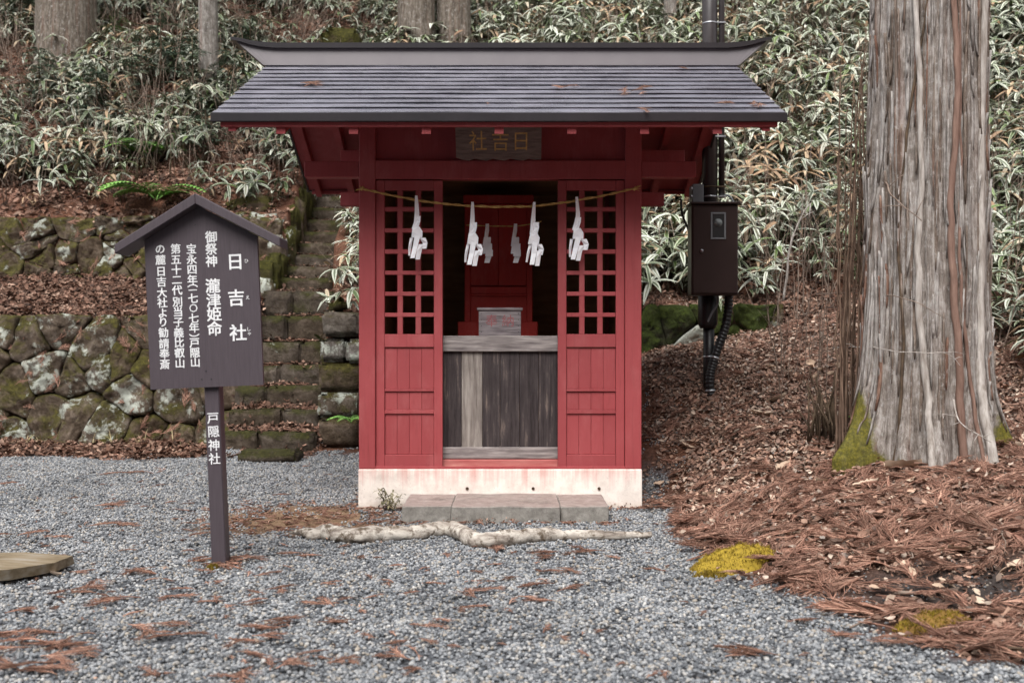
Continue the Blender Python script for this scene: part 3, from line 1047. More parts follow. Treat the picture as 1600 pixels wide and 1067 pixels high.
bm.faces.new(rings[0]); bm.faces.new(rings[-1])
bm_obj('ridge', bm, M_RIDGE, roof)
bm = bmesh.new()
rings = []
for xt, dz in tops:
    e = 0.02 if abs(xt) > 2.3 else 0
    x_ = SX + xt + math.copysign(e, xt)
    z_ = ZR1 + dz + 0.003
    th = 0.046 - 0.02 * max(0, (abs(xt) - 2.1) / 0.27)
    rings.append([bm.verts.new((x_, RD - 0.165, z_ - 0.012)), bm.verts.new((x_, RD + 0.165, z_ - 0.012)), bm.verts.new((x_, RD + 0.165, z_ + th - 0.012)), bm.verts.new((x_, RD, z_ + th + 0.018)), bm.verts.new((x_, RD - 0.165, z_ + th - 0.012))])
for i in range(len(rings) - 1):
    for q in range(5):
        bm.faces.new((rings[i][q], rings[i][(q + 1) % 5], rings[i + 1][(q + 1) % 5], rings[i + 1][q]))
bm.faces.new(rings[0]); bm.faces.new(rings[-1])
bm_obj('ridge_cap', bm, M_CAP, roof)
# gable boards closing the roof triangle over the side walls
for sx in (-1, 1):
    xa = SX + sx * (HW - 0.05)
    v = [(xa, FD + 0.05, 3.1), (xa, BACK - 0.05, 3.1), (xa, BACK - 0.05, ZE - .05 + (E1 - BACK + .05) * PITCH), (xa, RD, ZE + RUN * PITCH - 0.06), (xa, FD + 0.05, ZE - .05 + (FD + 0.05 - E0) * PITCH)]
    v2 = [(p[0] + sx * 0.02, p[1], p[2]) for p in v]
    n = 5
    f = [tuple(range(n)), tuple(range(2 * n - 1, n - 1, -1))] + [(i, (i + 1) % n, n + (i + 1) % n, n + i) for i in range(n)]
    mesh_obj('gable_board', v + v2, f, M_RED, shrine)

# ------------------------------------------------------------------ lettering helper
def glyph(ch, weight=0.018):
    cu = bpy.data.curves.new('glyph', 'FONT')
    cu.body = ch
    cu.offset = weight
    cu.resolution_u = 2
    o = bpy.data.objects.new('glyph', cu)
    COL.objects.link(o)
    bpy.context.view_layer.update()
    m = bpy.data.meshes.new_from_object(o.evaluated_get(bpy.context.evaluated_depsgraph_get()))
    vs = [(v.co.x - 0.5, v.co.y - 0.38) for v in m.vertices]
    fs = [tuple(p.vertices) for p in m.polygons]
    bpy.data.objects.remove(o); bpy.data.curves.remove(cu); bpy.data.meshes.remove(m)
    return vs, fs


_gl = {}


def letter(ch, cx, cz, y, size, mat, parent, name='letter', weight=0.018, wide=1.0, rot=0.0, lift=0.0015, tiltq=None, depth_fn=None):
    key = ch
    if key not in _gl:
        _gl[key] = glyph(ch, 0.0)
    vs, fs0 = _gl[key]
    c, s = math.cos(rot), math.sin(rot)
    V, fs = [], []
    # brush weight: the stroke is laid several times, each a hair above the last
    offs = [(0, 0)] if weight < .006 else [(-weight, -weight), (weight, -weight), (-weight, weight), (weight, weight), (0, 0)]
    for li, (ou, ov) in enumerate(offs):
        base_i = len(V)
        for a, b in vs:
            a, b = (a + ou) * size * wide, (b + ov) * size
            a, b = a * c - b * s, a * s + b * c
            yy = y if depth_fn is None else depth_fn(cz + b)
            V.append((cx + a, yy - lift - li * .0004, cz + b))
        fs += [tuple(i + base_i for i in q) for q in fs0]
    return mesh_obj(name, V, fs, mat, parent)


# ------------------------------------------------------------------ things on and in the shrine
# name plaque, leaning forward under the eave
pq = empty('name_plaque', P(779, 250, 8.10), 'weathered grey plaque with gold characters hung above the shrine doorway', 'plaque')
zb, zt = zx(249, 8.12), zx(193, 7.98)
pz = lambda z: 8.12 - (z - zb) / (zt - zb) * 0.16
bm = bmesh.new()
nseg = 14
xa, xb = xx(712, 8.05), xx(846, 8.05)
top, bot = [], []
for i in range(nseg + 1):
    x = xa + (xb - xa) * i / nseg
    top.append((x, zt + 0.006 * math.sin(i * 1.7)))
    bot.append((x, zb + 0.008 * math.sin(i * 2.1 + 1) + (0.01 if i in (0, nseg) else 0)))
V, Fc = [], []
for dy in (0, 0.035):
    for x, z in bot:
        V.append((x, pz(z) + dy, z))
    for x, z in top:
        V.append((x, pz(z) + dy, z))
m = nseg + 1
for i in range(nseg):
    Fc += [(i, i + 1, m + i + 1, m + i), (2 * m + i + 1, 2 * m + i, 3 * m + i, 3 * m + i + 1), (i + 1, i, 2 * m + i, 2 * m + i + 1), (m + i, m + i + 1, 3 * m + i + 1, 3 * m + i)]
Fc += [(0, m, 3 * m, 2 * m), (m + nseg, nseg, 2 * m + nseg, 3 * m + nseg)]
mesh_obj('board', V, Fc, M_PLAQ, pq)
for ch, px in (('社', 747), ('吉', 782), ('日', 814)):
    letter(ch, xx(px, 8.05), zx(221, 8.05), 0, 0.148, M_GOLD, pq, weight=0.004, depth_fn=pz, lift=0.003)
for px in (722, 838):
    v, f = tube_geo([(xx(px, 8.0), 8.0, zt - 0.01), (xx(px, 8.0), 8.22, zt + 0.05)], 0.006, 6)
    mesh_obj('hanging_bolt', v, f, M_STEEL, pq)

# rope and paper streamers
def rope(name, pts, r, label, ends=True):
    path = smooth_path(pts, 14)
    root = empty(name, path[0], label, 'rope')
    for st in range(2):
        q = []
        for i, p in enumerate(path):
            a = i * 0.55 + st * math.pi
            q.append(p + Vector((0, math.cos(a), math.sin(a))) * r * 0.55 + noise.noise_vector(p * 9) * r * 0.5)
        v, f = tube_geo(q, r * 0.72, 6)
        mesh_obj('strand', v, f, M_ROPE, root, True)
    if ends:
        for e, dx in ((path[0], -1), (path[-1], 1)):
            a = Acc()
            for k in range(7):
                d = Vector((dx * RN.uniform(.02, .06), RN.uniform(-.012, .0), RN.uniform(-.022, .028)))
                a.tube([e - Vector((dx * .02, 0, 0)), e + d * .5, e + d], [r * .5, r * .4, r * .2], 4)
            a.tube([e + Vector((-.012, 0, -.012)), e + Vector((.012, -.006, .014))], r * 1.4, 6)
            a.obj('frayed_end', M_ROPE, root)
    return root


YR = FD - 0.03
rp = [P(566, 295, YR), P(600, 303, YR), P(650, 312.5, YR), P(695, 318.5, YR), P(738, 322, YR), P(790, 323.5, YR), P(834, 322, YR), P(872, 318, YR), P(901, 313.5, YR), P(950, 304, YR), P(992, 295, YR)]
rope('straw_rope', rp, 0.0085, 'twisted straw rope strung across the front of the red doors')
YR2 = 8.68
rope('straw_rope', [P(728, 352, YR2), P(760, 353, YR2), P(790, 353.5, YR2), P(815, 352.5, YR2), P(846, 346, YR2)], 0.005, 'thin straw rope hung in the dark inside the shrine', False)


def quad_strip(name, rows, y, th, mat, parent, tw=0.0):
    """paper piece: rows = [(xl, xr, z)], bent a little out of plane"""
    V = []
    for dy in (0, th):
        for i, (a, b, z) in enumerate(rows):
            bend = tw * math.sin(i / max(1, len(rows) - 1) * 3)
            V += [(a, y + dy + bend, z), (b, y + dy - bend * 0.4, z)]
    n = len(rows)
    Fc = []
    for i in range(n - 1):
        a = 2 * i
        Fc.append((a, a + 1, a + 3, a + 2))
        b = 2 * n + 2 * i
        Fc.append((b + 1, b, b + 2, b + 3))
        Fc.append((a, a + 2, b + 2, b))
        Fc.append((a + 3, a + 1, b + 1, b + 3))
    Fc += [(1, 0, 2 * n, 2 * n + 1), (2 * n - 2, 2 * n - 1, 4 * n - 1, 4 * n - 2)]
    return mesh_obj(name, V, Fc, mat, parent)


def shide(px, py, d, scale, label, outer, var):
    s = 1 / F * d
    o = P(px, py, d)
    root = empty('paper_streamer', o, label, 'paper streamer', 'folded paper streamers on the front rope' if outer else 'folded paper streamers on the inner rope')
    X = lambda u: o.x + u * s
    Z = lambda v: o.z - v * s
    if outer:
        fl = var.get('flip', 1)
        parts = [  # rows in photo pixels from the rope knot: (left, right, down)
            [(-2, 2, -6), (-3, 2.5, 8), (-4, 3, 22), (-6, 1, 44)],
            [(-2, 7, 26), (-3, 7, 34), (-6, 4, 46)],
            [(-6, 5, 43), (-7, 9, 50), (-9, 8, 60)],
            [(-3, 6, 57), (-5, 3, 74), (-8, -1, 92)],
            [(-9, -4, 60), (-12, -8, 76), (-13, -10, 88)],
            [(3, 13, 60), (8, 16, 68), (6, 14, 77)],
            [(4, 11, 70), (2, 9, 82), (0, 7, 94)]]
    else:
        fl = 1
        parts = [[(-3, 2, -3), (-4, 2, 8), (-6, 0, 20)], [(-6, 5, 18), (-8, 5, 32)], [(-6, 7, 28), (-8, 7, 44)], [(-3, 8, 38), (-4, 8, 48)], [(-2, 7, 46), (-5, 3, 58)]]
    for i, rows in enumerate(parts):
        j = var.get('j', 0)
        r2 = []
        for a, b, v in rows:
            k = j * math.sin(i * 2.1 + v * 0.05)
            a2, b2 = (a + k, b + k) if fl > 0 else (-b + k, -a + k)
            r2.append((X(a2), X(b2), Z(v)))
        quad_strip('fold', r2, o.y - 0.012 - 0.007 * (i % 4), 0.0008, M_PAPER, root, 0.016 * (1 if i % 2 else -1))
    return root


YS = YR - 0.012
shide(651, 312, YS, 1, 'white zigzag paper streamer over the left lattice door', True, {'j': 1.5})
shide(738.5, 322, YS, 1, 'white zigzag paper streamer at the left edge of the dark opening', True, {'j': 0.5})
shide(834.5, 322, YS, 1, 'white zigzag paper streamer at the right side of the dark opening', True, {'j': -1.0})
shide(901.5, 314, YS, 1, 'white zigzag paper streamer over the right lattice door', True, {'j': 2.2})
shide(762, 353, YR2 - .01, 1, 'small grey-white paper streamer inside the shrine, left of the two', False, {'j': 0.3})
shide(806, 353, YR2 - .01, 1, 'small grey-white paper streamer inside the shrine, right of the two', False, {'j': -0.4})

# inner altar
AD = 9.12
ZF = zx(549) + 0.032
alt = empty('inner_altar', (xx(780, AD), AD + .2, ZF), 'dark red inner altar cabinet standing inside the shrine', 'altar')
ax = lambda p: xx(p, AD)
az = lambda p: zx(p, AD)
box('base', ax(716), ax(840), AD - .06, AD + .42, ZF, az(503), M_REDIN, alt, .006)
for a, b in ((726, 735), (823, 832)):
    box('post', ax(a), ax(b), AD, AD + .08, az(503), az(318), M_REDIN, alt, .004)
box('lower_panel', ax(735), ax(823), AD + .015, AD + .05, az(503), az(463), M_REDIN, alt, .003)
box('rail', ax(735), ax(823), AD + .002, AD + .06, az(462.5), az(459.5), M_REDIN, alt, .002)
box('middle_panel', ax(735), ax(823), AD + .02, AD + .05, az(459), az(448), M_REDIN, alt, .003)
box('door_panel', ax(735), ax(778.6), AD + .03, AD + .06, az(446), az(318), M_REDIN, alt, .003)
box('door_panel', ax(779), ax(823), AD + .03, AD + .06, az(446), az(318), M_REDIN, alt, .003)
box('lintel', ax(724), ax(834), AD - .01, AD + .09, az(317.5), az(305), M_REDIN, alt, .004)
box('cabinet', ax(727), ax(831), AD + .085, AD + .4, az(502.5), az(306), M_REDIN, alt, .004)

# offering box on the shelf
OD = FD + 0.13
ob = empty('offering_box', (xx(781, OD), OD + .1, zx(524)), 'small grey wooden offering box with faded red characters on the shelf', 'box')
oz = zx(524.5) + 0.001
bx0, bx1 = xx(748, OD), xx(814, OD)
zt2 = oz + 0.205
box('front_board', bx0, bx1, OD, OD + .02, oz, zt2, M_BOXW, ob, .003)
box('back_board', bx0, bx1, OD + .17, OD + .19, oz, zt2, M_BOXW, ob, .003)
for a, b in ((bx0 + .001, bx0 + .02), (bx1 - .02, bx1 - .001)):
    box('side_board', a, b, OD + .0205, OD + .1695, oz, zt2 - .001, M_BOXW, ob, .002)
box('lid', bx0 - .014, bx1 + .014, OD - .012, OD + .2, zt2 + .001, zt2 + .024, M_BOXW, ob, .004)
for px in (768, 794):
    letter('奉' if px < 780 else '納', xx(px, OD), zx(501, OD), OD, 0.105, M_FADED, ob, weight=0.0, lift=0.0012)
for px in (752, 810):
    for q in range(4):
        z = oz + 0.03 + q * 0.05
        v, f = tube_geo([(xx(px, OD), OD + .001, z), (xx(px, OD), OD - .002, z)], 0.004, 6)
        mesh_obj('nail', v, f, M_BLACK, ob)

# small bits lying on the plinth/step come later.
# ------------------------------------------------------------------ stone step in front
stp = empty('stone_step', (xx(790, 7.8), 7.8, 0), 'low step of three grey stones before the shrine, dusted with red paint', 'step')
for a, b, y0, dz, q in ((627, 705, 7.64, -.006, .006), (705.6, 875, 7.59, 0.0, .005), (875.6, 952, 7.63, -.004, .006)):
    bm = bmesh.new()
    hexa(bm, box8(xx(a, 7.6), xx(b, 7.6), y0, FD - .004, -.12, .128 + dz))
    bmesh.ops.subdivide_edges(bm, edges=list(bm.edges), cuts=5, use_grid_fill=True)
    bmesh.ops.bevel(bm, geom=[e for e in bm.edges if e.calc_face_angle(0) > 0.5], offset=0.006, segments=1, affect='EDGES')
    for v in bm.verts:
        v.co += noise.noise_vector(v.co * 6.0) * q + noise.noise_vector(v.co * 19.0) * 0.003
        v.co.y = min(v.co.y, FD - .002)
    bm_obj('step_stone', bm, M_STEP, stp, False)

# ------------------------------------------------------------------ the signboard
BX = -1.757
SD = 6.14
KP = F / SD
A = rad(2.4)
sg = empty('signboard', (BX, SD, hz(BX, SD) - 0.02), 'brown gabled wooden notice board with white characters on a post', 'sign')
sw = WORLD[sg.name].copy()


def SL(px, py):
    dx, dz = (px - 342.0) / KP, (885 - py) / KP
    return (dx * math.cos(A) + dz * math.sin(A) + sw.x, -dx * math.sin(A) + dz * math.cos(A) + sw.z + 0.02)


def sbox(name, x0_, x1_, y0_, y1_, z0_, z1_, mat, par, bev):
    return box(name, sw.x + x0_, sw.x + x1_, sw.y + y0_, sw.y + y1_, sw.z + z0_, sw.z + z1_, mat, par, bev)


post = sbox('post', -.044, .044, 0, .1, -.1, 1.95, M_SIGN, sg, .006)
bcx, bw = -0.018, 0.337
zb0, zsh, zap = 1.095, 1.985, 2.175
sl = (zap - zsh) / bw
V = []
for dy in (-.028, -.001):
    V += [(sw.x + bcx - bw, sw.y + dy, sw.z + zb0), (sw.x + bcx + bw, sw.y + dy, sw.z + zb0), (sw.x + bcx + bw, sw.y + dy, sw.z + zsh), (sw.x + bcx, sw.y + dy, sw.z + zap), (sw.x + bcx - bw, sw.y + dy, sw.z + zsh)]
Fc = [(0, 1, 2, 3, 4), (9, 8, 7, 6, 5)] + [((i + 1) % 5, i, 5 + i, 5 + (i + 1) % 5) for i in range(5)]
board = mesh_obj('board', V, Fc, M_SIGN, sg)
for s in (-1, 1):
    bm = bmesh.new()
    ex = 0.488
    c = []
    for t in (0.0, 0.062):
        for y in (-.105, .105):
            c += [(sw.x + bcx, sw.y + y, sw.z + zap + .004 + t), (sw.x + bcx + s * ex, sw.y + y, sw.z + zap + .004 + t * .9 - ex * sl * 1.0)]
    # order: build explicit prism
    c8 = [c[0], c[1], c[3], c[2], c[4], c[5], c[7], c[6]]
    hexa(bm, c8)
    bmesh.ops.recalc_face_normals(bm, faces=bm.faces)
    bmesh.ops.bevel(bm, geom=list(bm.edges), offset=.004, segments=1, affect='EDGES')
    bm_obj('roof_board', bm, M_SIGN, sg)
ZM = lambda zx_, zy_: (170 + zx_ / 3.232, 290 + zy_ / 3.232)
yb_ = sw.y - .028


def put(ch, zx_, zy_, size, rot=0, w=0.020, par=None):
    px, py = ZM(zx_, zy_)
    x, z = SL(px, py)
    letter(ch, x, z, yb_, size / KP / 3.232, M_WHITE, par or board, weight=w, rot=rot)


for ch, a, b in (('日', 645, 388), ('吉', 650, 570), ('社', 660, 745)):
    put(ch, a, b, 88)
for ch, a, b in (('ひ', 701, 385), ('え', 708, 568), ('し', 713, 727), ('ゃ', 717, 748)):
    put(ch, a, b, 23, w=0.012)
for ch, a, b in (('御', 525, 265), ('祭', 525, 325), ('神', 527, 386)):
    put(ch, a, b, 62)
for ch, a, b in (('瀧', 533, 510), ('津', 537, 582), ('姫', 540, 652), ('命', 542, 725)):
    put(ch, a, b, 76)
for ch, b in zip('宝永四年︵一七〇七年︶戸隠山', (325, 378, 428, 480, 493, 532, 573, 622, 673, 720, 776, 795, 845, 893)):
    a = 425 + (b - 325) * 0.035
    put(ch, a, b, 53 if ch not in '〇一' else 44)
for ch, b in zip('第五十二代別当子義比叡山', (325, 378, 430, 480, 532, 590, 640, 692, 745, 795, 846, 898)):
    put(ch, 346 + (b - 325) * 0.038, b, 53)
for ch, b in zip('の麓日吉大社より勧請奉斎', (325, 380, 437, 490, 545, 595, 646, 692, 745, 800, 850, 903)):
    put(ch, 268 + (b - 325) * 0.042, b, 53)
for ch, py in (('戸', 653.5), ('隠', 674.5), ('神', 696), ('社', 717)):
    x, z = SL(333 + (py - 653) * 0.04, py)
    letter(ch, x, z, sw.y, 19 / KP, M_WHITE, post, weight=0.014)
for a, b in ((465, 170), (445, 205), (477, 980), (525, 978), (498, 938)):
    x, z = SL(*ZM(a, b))
    v, f = tube_geo([(x, yb_ + .001, z), (x, yb_ - .002, z)], .004, 6)
    mesh_obj('nail', v, f, M_BLACK, board)
sg.rotation_euler = (0, -A, 0)

# ------------------------------------------------------------------ stone walls and stairs
def clip_poly(poly, a, b, c):
    out = []
    for i in range(len(poly)):
        p, q = poly[i], poly[(i + 1) % len(poly)]
        dp, dq = a * p[0] + b * p[1] - c, a * q[0] + b * q[1] - c
        if dp <= 0:
            out.append(p)
        if (dp < 0 < dq) or (dq < 0 < dp):
            t = dp / (dp - dq)
            out.append((p[0] + (q[0] - p[0]) * t, p[1] + (q[1] - p[1]) * t))
    return out


def voronoi(w, h, nu, nv, jit, rnd):
    pts = []
    for j in range(nv):
        for i in range(nu + (j % 2)):
            u = (i + (0.5 if j % 2 == 0 else 0.0)) / nu * w + rnd.uniform(-jit, jit) * w / nu
            v = (j + 0.5) / nv * h + rnd.uniform(-jit, jit) * h / nv
            pts.append((u, v))
            if rnd.random() < .38:
                a_ = rnd.uniform(0, 6.28)
                pts.append((u + math.cos(a_) * w / nu * .42, v + math.sin(a_) * h / nv * .42))
    cells = []
    for i, p in enumerate(pts):
        poly = [(0, 0), (w, 0), (w, h), (0, h)]
        for k, q in enumerate(pts):
            if k == i:
                continue
            a, b = q[0] - p[0], q[1] - p[1]
            if a * a + b * b > (3.2 * max(w / nu, h / nv)) ** 2:
                continue
            poly = clip_poly(poly, a, b, (q[0] ** 2 + q[1] ** 2 - p[0] ** 2 - p[1] ** 2) / 2)
            if len(poly) < 3:
                break
        if len(poly) >= 3:
            cells.append(poly)
    return cells


def resample(poly, n):
    L = [math.dist(poly[i], poly[(i + 1) % len(poly)]) for i in range(len(poly))]
    T = sum(L)
    out = []
    for k in range(n):
        s = T * k / n
        i = 0
        while s > L[i]:
            s -= L[i]; i = (i + 1) % len(L)
        p, q = poly[i], poly[(i + 1) % len(poly)]
        t = s / max(L[i], 1e-6)
        out.append((p[0] + (q[0] - p[0]) * t, p[1] + (q[1] - p[1]) * t))
    return out


def boulder_from(poly, O, U, Vv, N, depth, gap, mat, parent, rnd, bulge, name='stone', n=36):
    P2 = resample(poly, n)
    for _ in range(1):
        P2 = [((P2[i - 1][0] + 2 * P2[i][0] + P2[(i + 1) % n][0]) / 4, (P2[i - 1][1] + 2 * P2[i][1] + P2[(i + 1) % n][1]) / 4) for i in range(n)]
    cx = sum(p[0] for p in P2) / n; cy = sum(p[1] for p in P2) / n
    size = math.sqrt(max(1e-4, sum((p[0] - cx) ** 2 + (p[1] - cy) ** 2 for p in P2) / n))
    k0 = max(0.5, 1 - gap / size)
    tx, ty = rnd.uniform(-.25, .25), rnd.uniform(-.16, .16)
    proud = rnd.uniform(-.03, .05)
    V, Fc = [], []
    prof = [(1.0, -depth), (1.0, -0.02), (0.985, 0.03), (0.95, 0.052), (0.88, 0.066), (0.78, 0.074), (0.66, 0.078), (0.52, 0.08), (0.38, 0.081), (0.24, 0.082), (0.1, 0.082)]
    sd = Vector((rnd.uniform(0, 99), rnd.uniform(0, 99), rnd.uniform(0, 99)))
    for sc, dn in prof:
        for p in P2:
            a, b = (p[0] - cx) * sc * k0, (p[1] - cy) * sc * k0
            w = O + U * (cx + a) + Vv * (cy + b)
            dd = dn * bulge + proud + (a * tx + b * ty)
            if dn > -0.1:
                nn = noise.noise(w * 3.1 + sd) * 0.075 + noise.noise(w * 7.0 + sd) * 0.045 + abs(noise.noise(w * 13.0 + sd)) * 0.05 + noise.noise(w * 24.0 + sd) * .012
                dd += nn * (1.0 if sc < .99 else .5)
                w = w + (U * noise.noise(w * 5 + sd * 2) + Vv * noise.noise(w * 5 + sd * 3)) * 0.03
            V.append(w + N * dd)
    w = O + U * cx + Vv * cy
    V.append(w + N * (0.085 * bulge + proud + noise.noise(w * 3.1 + sd) * .055))
    R_ = len(prof)
    for r in range(R_ - 1):
        for k in range(n):
            k2 = (k + 1) % n
            Fc.append((r * n + k, r * n + k2, (r + 1) * n + k2, (r + 1) * n + k))
    for k in range(n):
        Fc.append(((R_ - 1) * n + k, (R_ - 1) * n + (k + 1) % n, R_ * n))
    return mesh_obj(name, V, Fc, mat, parent, True)


def rubble_wall(name, label, x0_, x1_, yf, z0_, z1_, nu, nv, mats, seed, batter=0.12, gap=.0015, bulge=0.6):
    rnd = random.Random(seed)
    root = empty(name, ((x0_ + x1_) / 2, yf, z0_), label, 'wall')
    w, h = x1_ - x0_, z1_ - z0_
    Vv = Vector((0, batter, 1)).normalized()
    N = Vector((0, -1, batter)).normalized()
    O = Vector((x0_, yf, z0_))
    for poly in voronoi(w, h, nu, nv, 0.46, rnd):
        boulder_from(poly, O, Vector((1, 0, 0)), Vv, N, 0.12, gap, rnd.choice(mats), root, rnd, bulge)
    # packing earth behind the joints
    v = [O + N * -.075 + Vv * b + Vector((a, 0, 0)) for a, b in ((0, 0), (w, 0), (w, h - .05), (0, h - .05))]
    v += [p - N * 0.1 for p in v]
    mesh_obj('earth_backing', v, [(0, 1, 2, 3), (7, 6, 5, 4), (1, 0, 4, 5), (2, 1, 5, 6), (3, 2, 6, 7), (0, 3, 7, 4)], M_DIRT, root)
    return root


rubble_wall('retaining_wall', 'mossy boulder retaining wall behind the gravel, left of the stairs', -7.8, -3.40, 12.92, -0.06, 1.70, 7, 3, [M_WALL], 5, 0.10)
rubble_wall('retaining_wall', 'upper boulder wall with pale lichen above the terrace', -8.6, -3.45, 15.26, 2.15, 3.22, 11, 3, [M_WALLHI, M_WALL], 8, 0.12)
rubble_wall('retaining_wall', 'low mossy stone wall behind the meter box pole', 1.15, 3.3, 12.42, 0.95, 1.80, 5, 2, [M_DARKMOSS, M_DARKMOSS, M_WALLHI], 3, 0.1)


def rough_block(name, x0_, x1_, y0_, y1_, z0_, z1_, mat, parent, amp=.02, bev=.03, cuts=4, seed=0):
    bm = bmesh.new()
    hexa(bm, box8(x0_, x1_, y0_, y1_, z0_, z1_))
    bmesh.ops.bevel(bm, geom=list(bm.edges), offset=bev, segments=2, affect='EDGES')
    bmesh.ops.subdivide_edges(bm, edges=[e for e in bm.edges if e.calc_length() > .12], cuts=cuts, use_grid_fill=True)
    bmesh.ops.triangulate(bm, faces=[f for f in bm.faces if len(f.verts) > 4])
    sd = Vector((seed * 3.1, seed * 1.7, seed * .9))
    for v in bm.verts:
        v.co += noise.noise_vector(v.co * 3.5 + sd) * amp + noise.noise_vector(v.co * 11 + sd) * amp * .4
    return bm_obj(name, bm, mat, parent, True)


st = empty('stone_staircase', (-2.9, 12, 0), 'steep mossy stone staircase climbing the bank left of the shrine', 'stairs')
rnd = random.Random(21)
sy = [12.02 + i * 0.315 for i in range(7)]
tops_z = []
for i, py in enumerate((675, 640, 604, 571, 534, 494, 455)):
    zt_ = EYE + (CY - py) / F * sy[i]
    zprev = tops_z[-1] if tops_z else -.05
    tops_z.append(zt_)
    xl_, xr_ = -3.42, -2.30
    cut = xl_ + (xr_ - xl_) * rnd.uniform(.35, .65)
    for a, b in ((xl_, cut - .006), (cut + .006, xr_)):
        rough_block('step_stone', a, b, sy[i] + rnd.uniform(-.015, .015), sy[i] + .45, zprev - .03, zt_ + rnd.uniform(-.012, .012), M_STAIR, st, .022, .03, 3, i * 2 + (a > xl_))
ztop = tops_z[-1]
for i in range(9):
    d = 14.75 + i * 0.365
    py = 435 - 18.3 * i
    zt_ = EYE + (CY - py) / F * d
    zb_2 = (EYE + (CY - (py + 18.3)) / F * (d - .36)) if i else ztop
    xl_, xr_ = -3.38, -2.60 - 0.012 * i
    rough_block('step_stone', xl_, xr_, d, d + .5, zb_2 - .06, zt_, M_STAIR, st, .022, .03, 3, i + 40)
# the flat stone before the stairs
fs = rough_block('stepping_stone', xx(376, 11.6), xx(470, 11.6), 11.42, 11.75, -.03, .13, M_STAIR, None, .025, .04, 4, 77)
tag(fs, 'flat mossy stepping stone at the foot of the stairs', 'stone')
# right cheek: squared blocks
ck = empty('stair_cheek_wall', (-2.2, 12.2, 0), 'stacked squared lichen blocks beside the stairs, next to the red shrine', 'wall')
kk = 0
for (pa, pb, ya_, yb2) in ((503, 560, 488, 526), (501, 540, 528, 565), (542, 572, 530, 568), (497, 565, 567, 612), (495, 562, 614, 652), (497, 566, 653, 700)):
    d = 12.18
    rough_block('stone', xx(pa, d), xx(pb, d), d + RN.uniform(-.03, .03), d + .4, zx(yb2, d), zx(ya_, d), M_ASHLAR if kk < 3 else M_WALL, ck, .025, .035, 3, 60 + kk)
    kk += 1
rough_block('stone', -1.80, -1.0, 12.22, 12.5, 0, 1.5, M_WALL, ck, .03, .05, 4, 71)
rough_block('stone', -0.98, 0.1, 12.22, 12.5, 0, 1.45, M_WALL, ck, .03, .05, 4, 72)
ms = rough_block('mossy_boulder', xx(511, 12.5), xx(541, 12.5), 12.38, 12.7, zx(493, 12.5), zx(464, 12.5), M_MOSSY, None, .04, .07, 3, 81)
tag(ms, 'rounded moss-covered stone on top of the stair cheek wall', 'stone')
# mossy kerb on the left of the upper flight
kb = empty('stair_kerb', (-3.3, 15, 2), 'moss-green kerb stones along the left side of the upper stairs', 'kerb')
rk = random.Random(4)
for i in range(13):
    d = 14.15 + i * .32
    zz = max(EYE + (CY - 432) / F * 14.3 + (i * .2 if i < 4 else 0), (hz(-3.62, d) + .03) if d > 15.3 else -9)
    x_ = -3.36 + rk.uniform(-.05, .02)
    rough_block('kerb_stone', x_ - rk.uniform(.2, .3), x_ + rk.uniform(.03, .07), d, d + .46, zz - (.6 if i < 3 else .9), zz + rk.uniform(-.05, .06), M_MOSSY if i % 3 else M_WALL, kb, .05, .05, 3, 90 + i)
for i, (px, py, d, s_) in enumerate(((372, 330, 15.9, .30), (405, 322, 15.8, .26), (390, 350, 15.6, .3), (418, 345, 15.5, .22), (385, 300, 16.3, .25), (455, 505, 13.0, .0))):
    if s_:
        p = P(px, py, d)
        b = rough_block('boulder', p.x - s_, p.x + s_, p.y - .15, p.y + .3, p.z - s_ * .9, p.z + s_ * .5, M_WALLHI, None, .07, .1, 3, 110 + i)
        tag(b, ['pale lichen boulder at the top right of the upper wall', 'small pale boulder touching the mossy kerb', 'pale boulder hidden half behind the sign roof', 'little boulder under the mossy kerb', 'lichen boulder among the bamboo left of the stairs'][i], 'boulder', None)

# ------------------------------------------------------------------ utility pole and meter box
PD = 10.3
PX = xx(1109, PD)
PZ = hz(PX, PD)
pole = empty('utility_pole', (PX, PD, PZ), 'slim dark brown steel pole with conduits behind the shrine', 'pole')


def cyl(name, pts, r, mat, parent, n=16, smooth=True):
    v, f = tube_geo(pts, r, n)
    return mesh_obj(name, v, f, mat, parent, smooth)


cyl('pole_tube', [(PX, PD, zx(505, PD)), (PX, PD, 7.2)], .077, M_POLE, pole, 20)
cyl('lower_tube', [(PX - .01, PD, PZ - .15), (PX - .01, PD, zx(500, PD))], .056, M_BLACK, pole, 18)
cyl('sleeve', [(PX - .02, PD, zx(513, PD)), (PX - .02, PD, zx(506, PD)), (PX - .02, PD, zx(440, PD))], [.075, .098, .098], M_BLACK, pole, 20)
cyl('conduit', [(PX + .115, PD - .02, zx(310, PD)), (PX + .115, PD - .02, 7.0)], .030, M_POLE, pole, 12)
for py in (38, 215, 293, 308):
    z = zx(py, PD)
    cyl('band', [(PX, PD, z - .008), (PX, PD, z + .008)], .0785, M_STEEL if py != 293 else M_TWIGD, pole, 20)
    box('band_clip', PX + .06, PX + .15, PD - .06, PD + .02, z - .008, z + .008, M_STEEL if py != 293 else M_TWIGD, pole, .002)
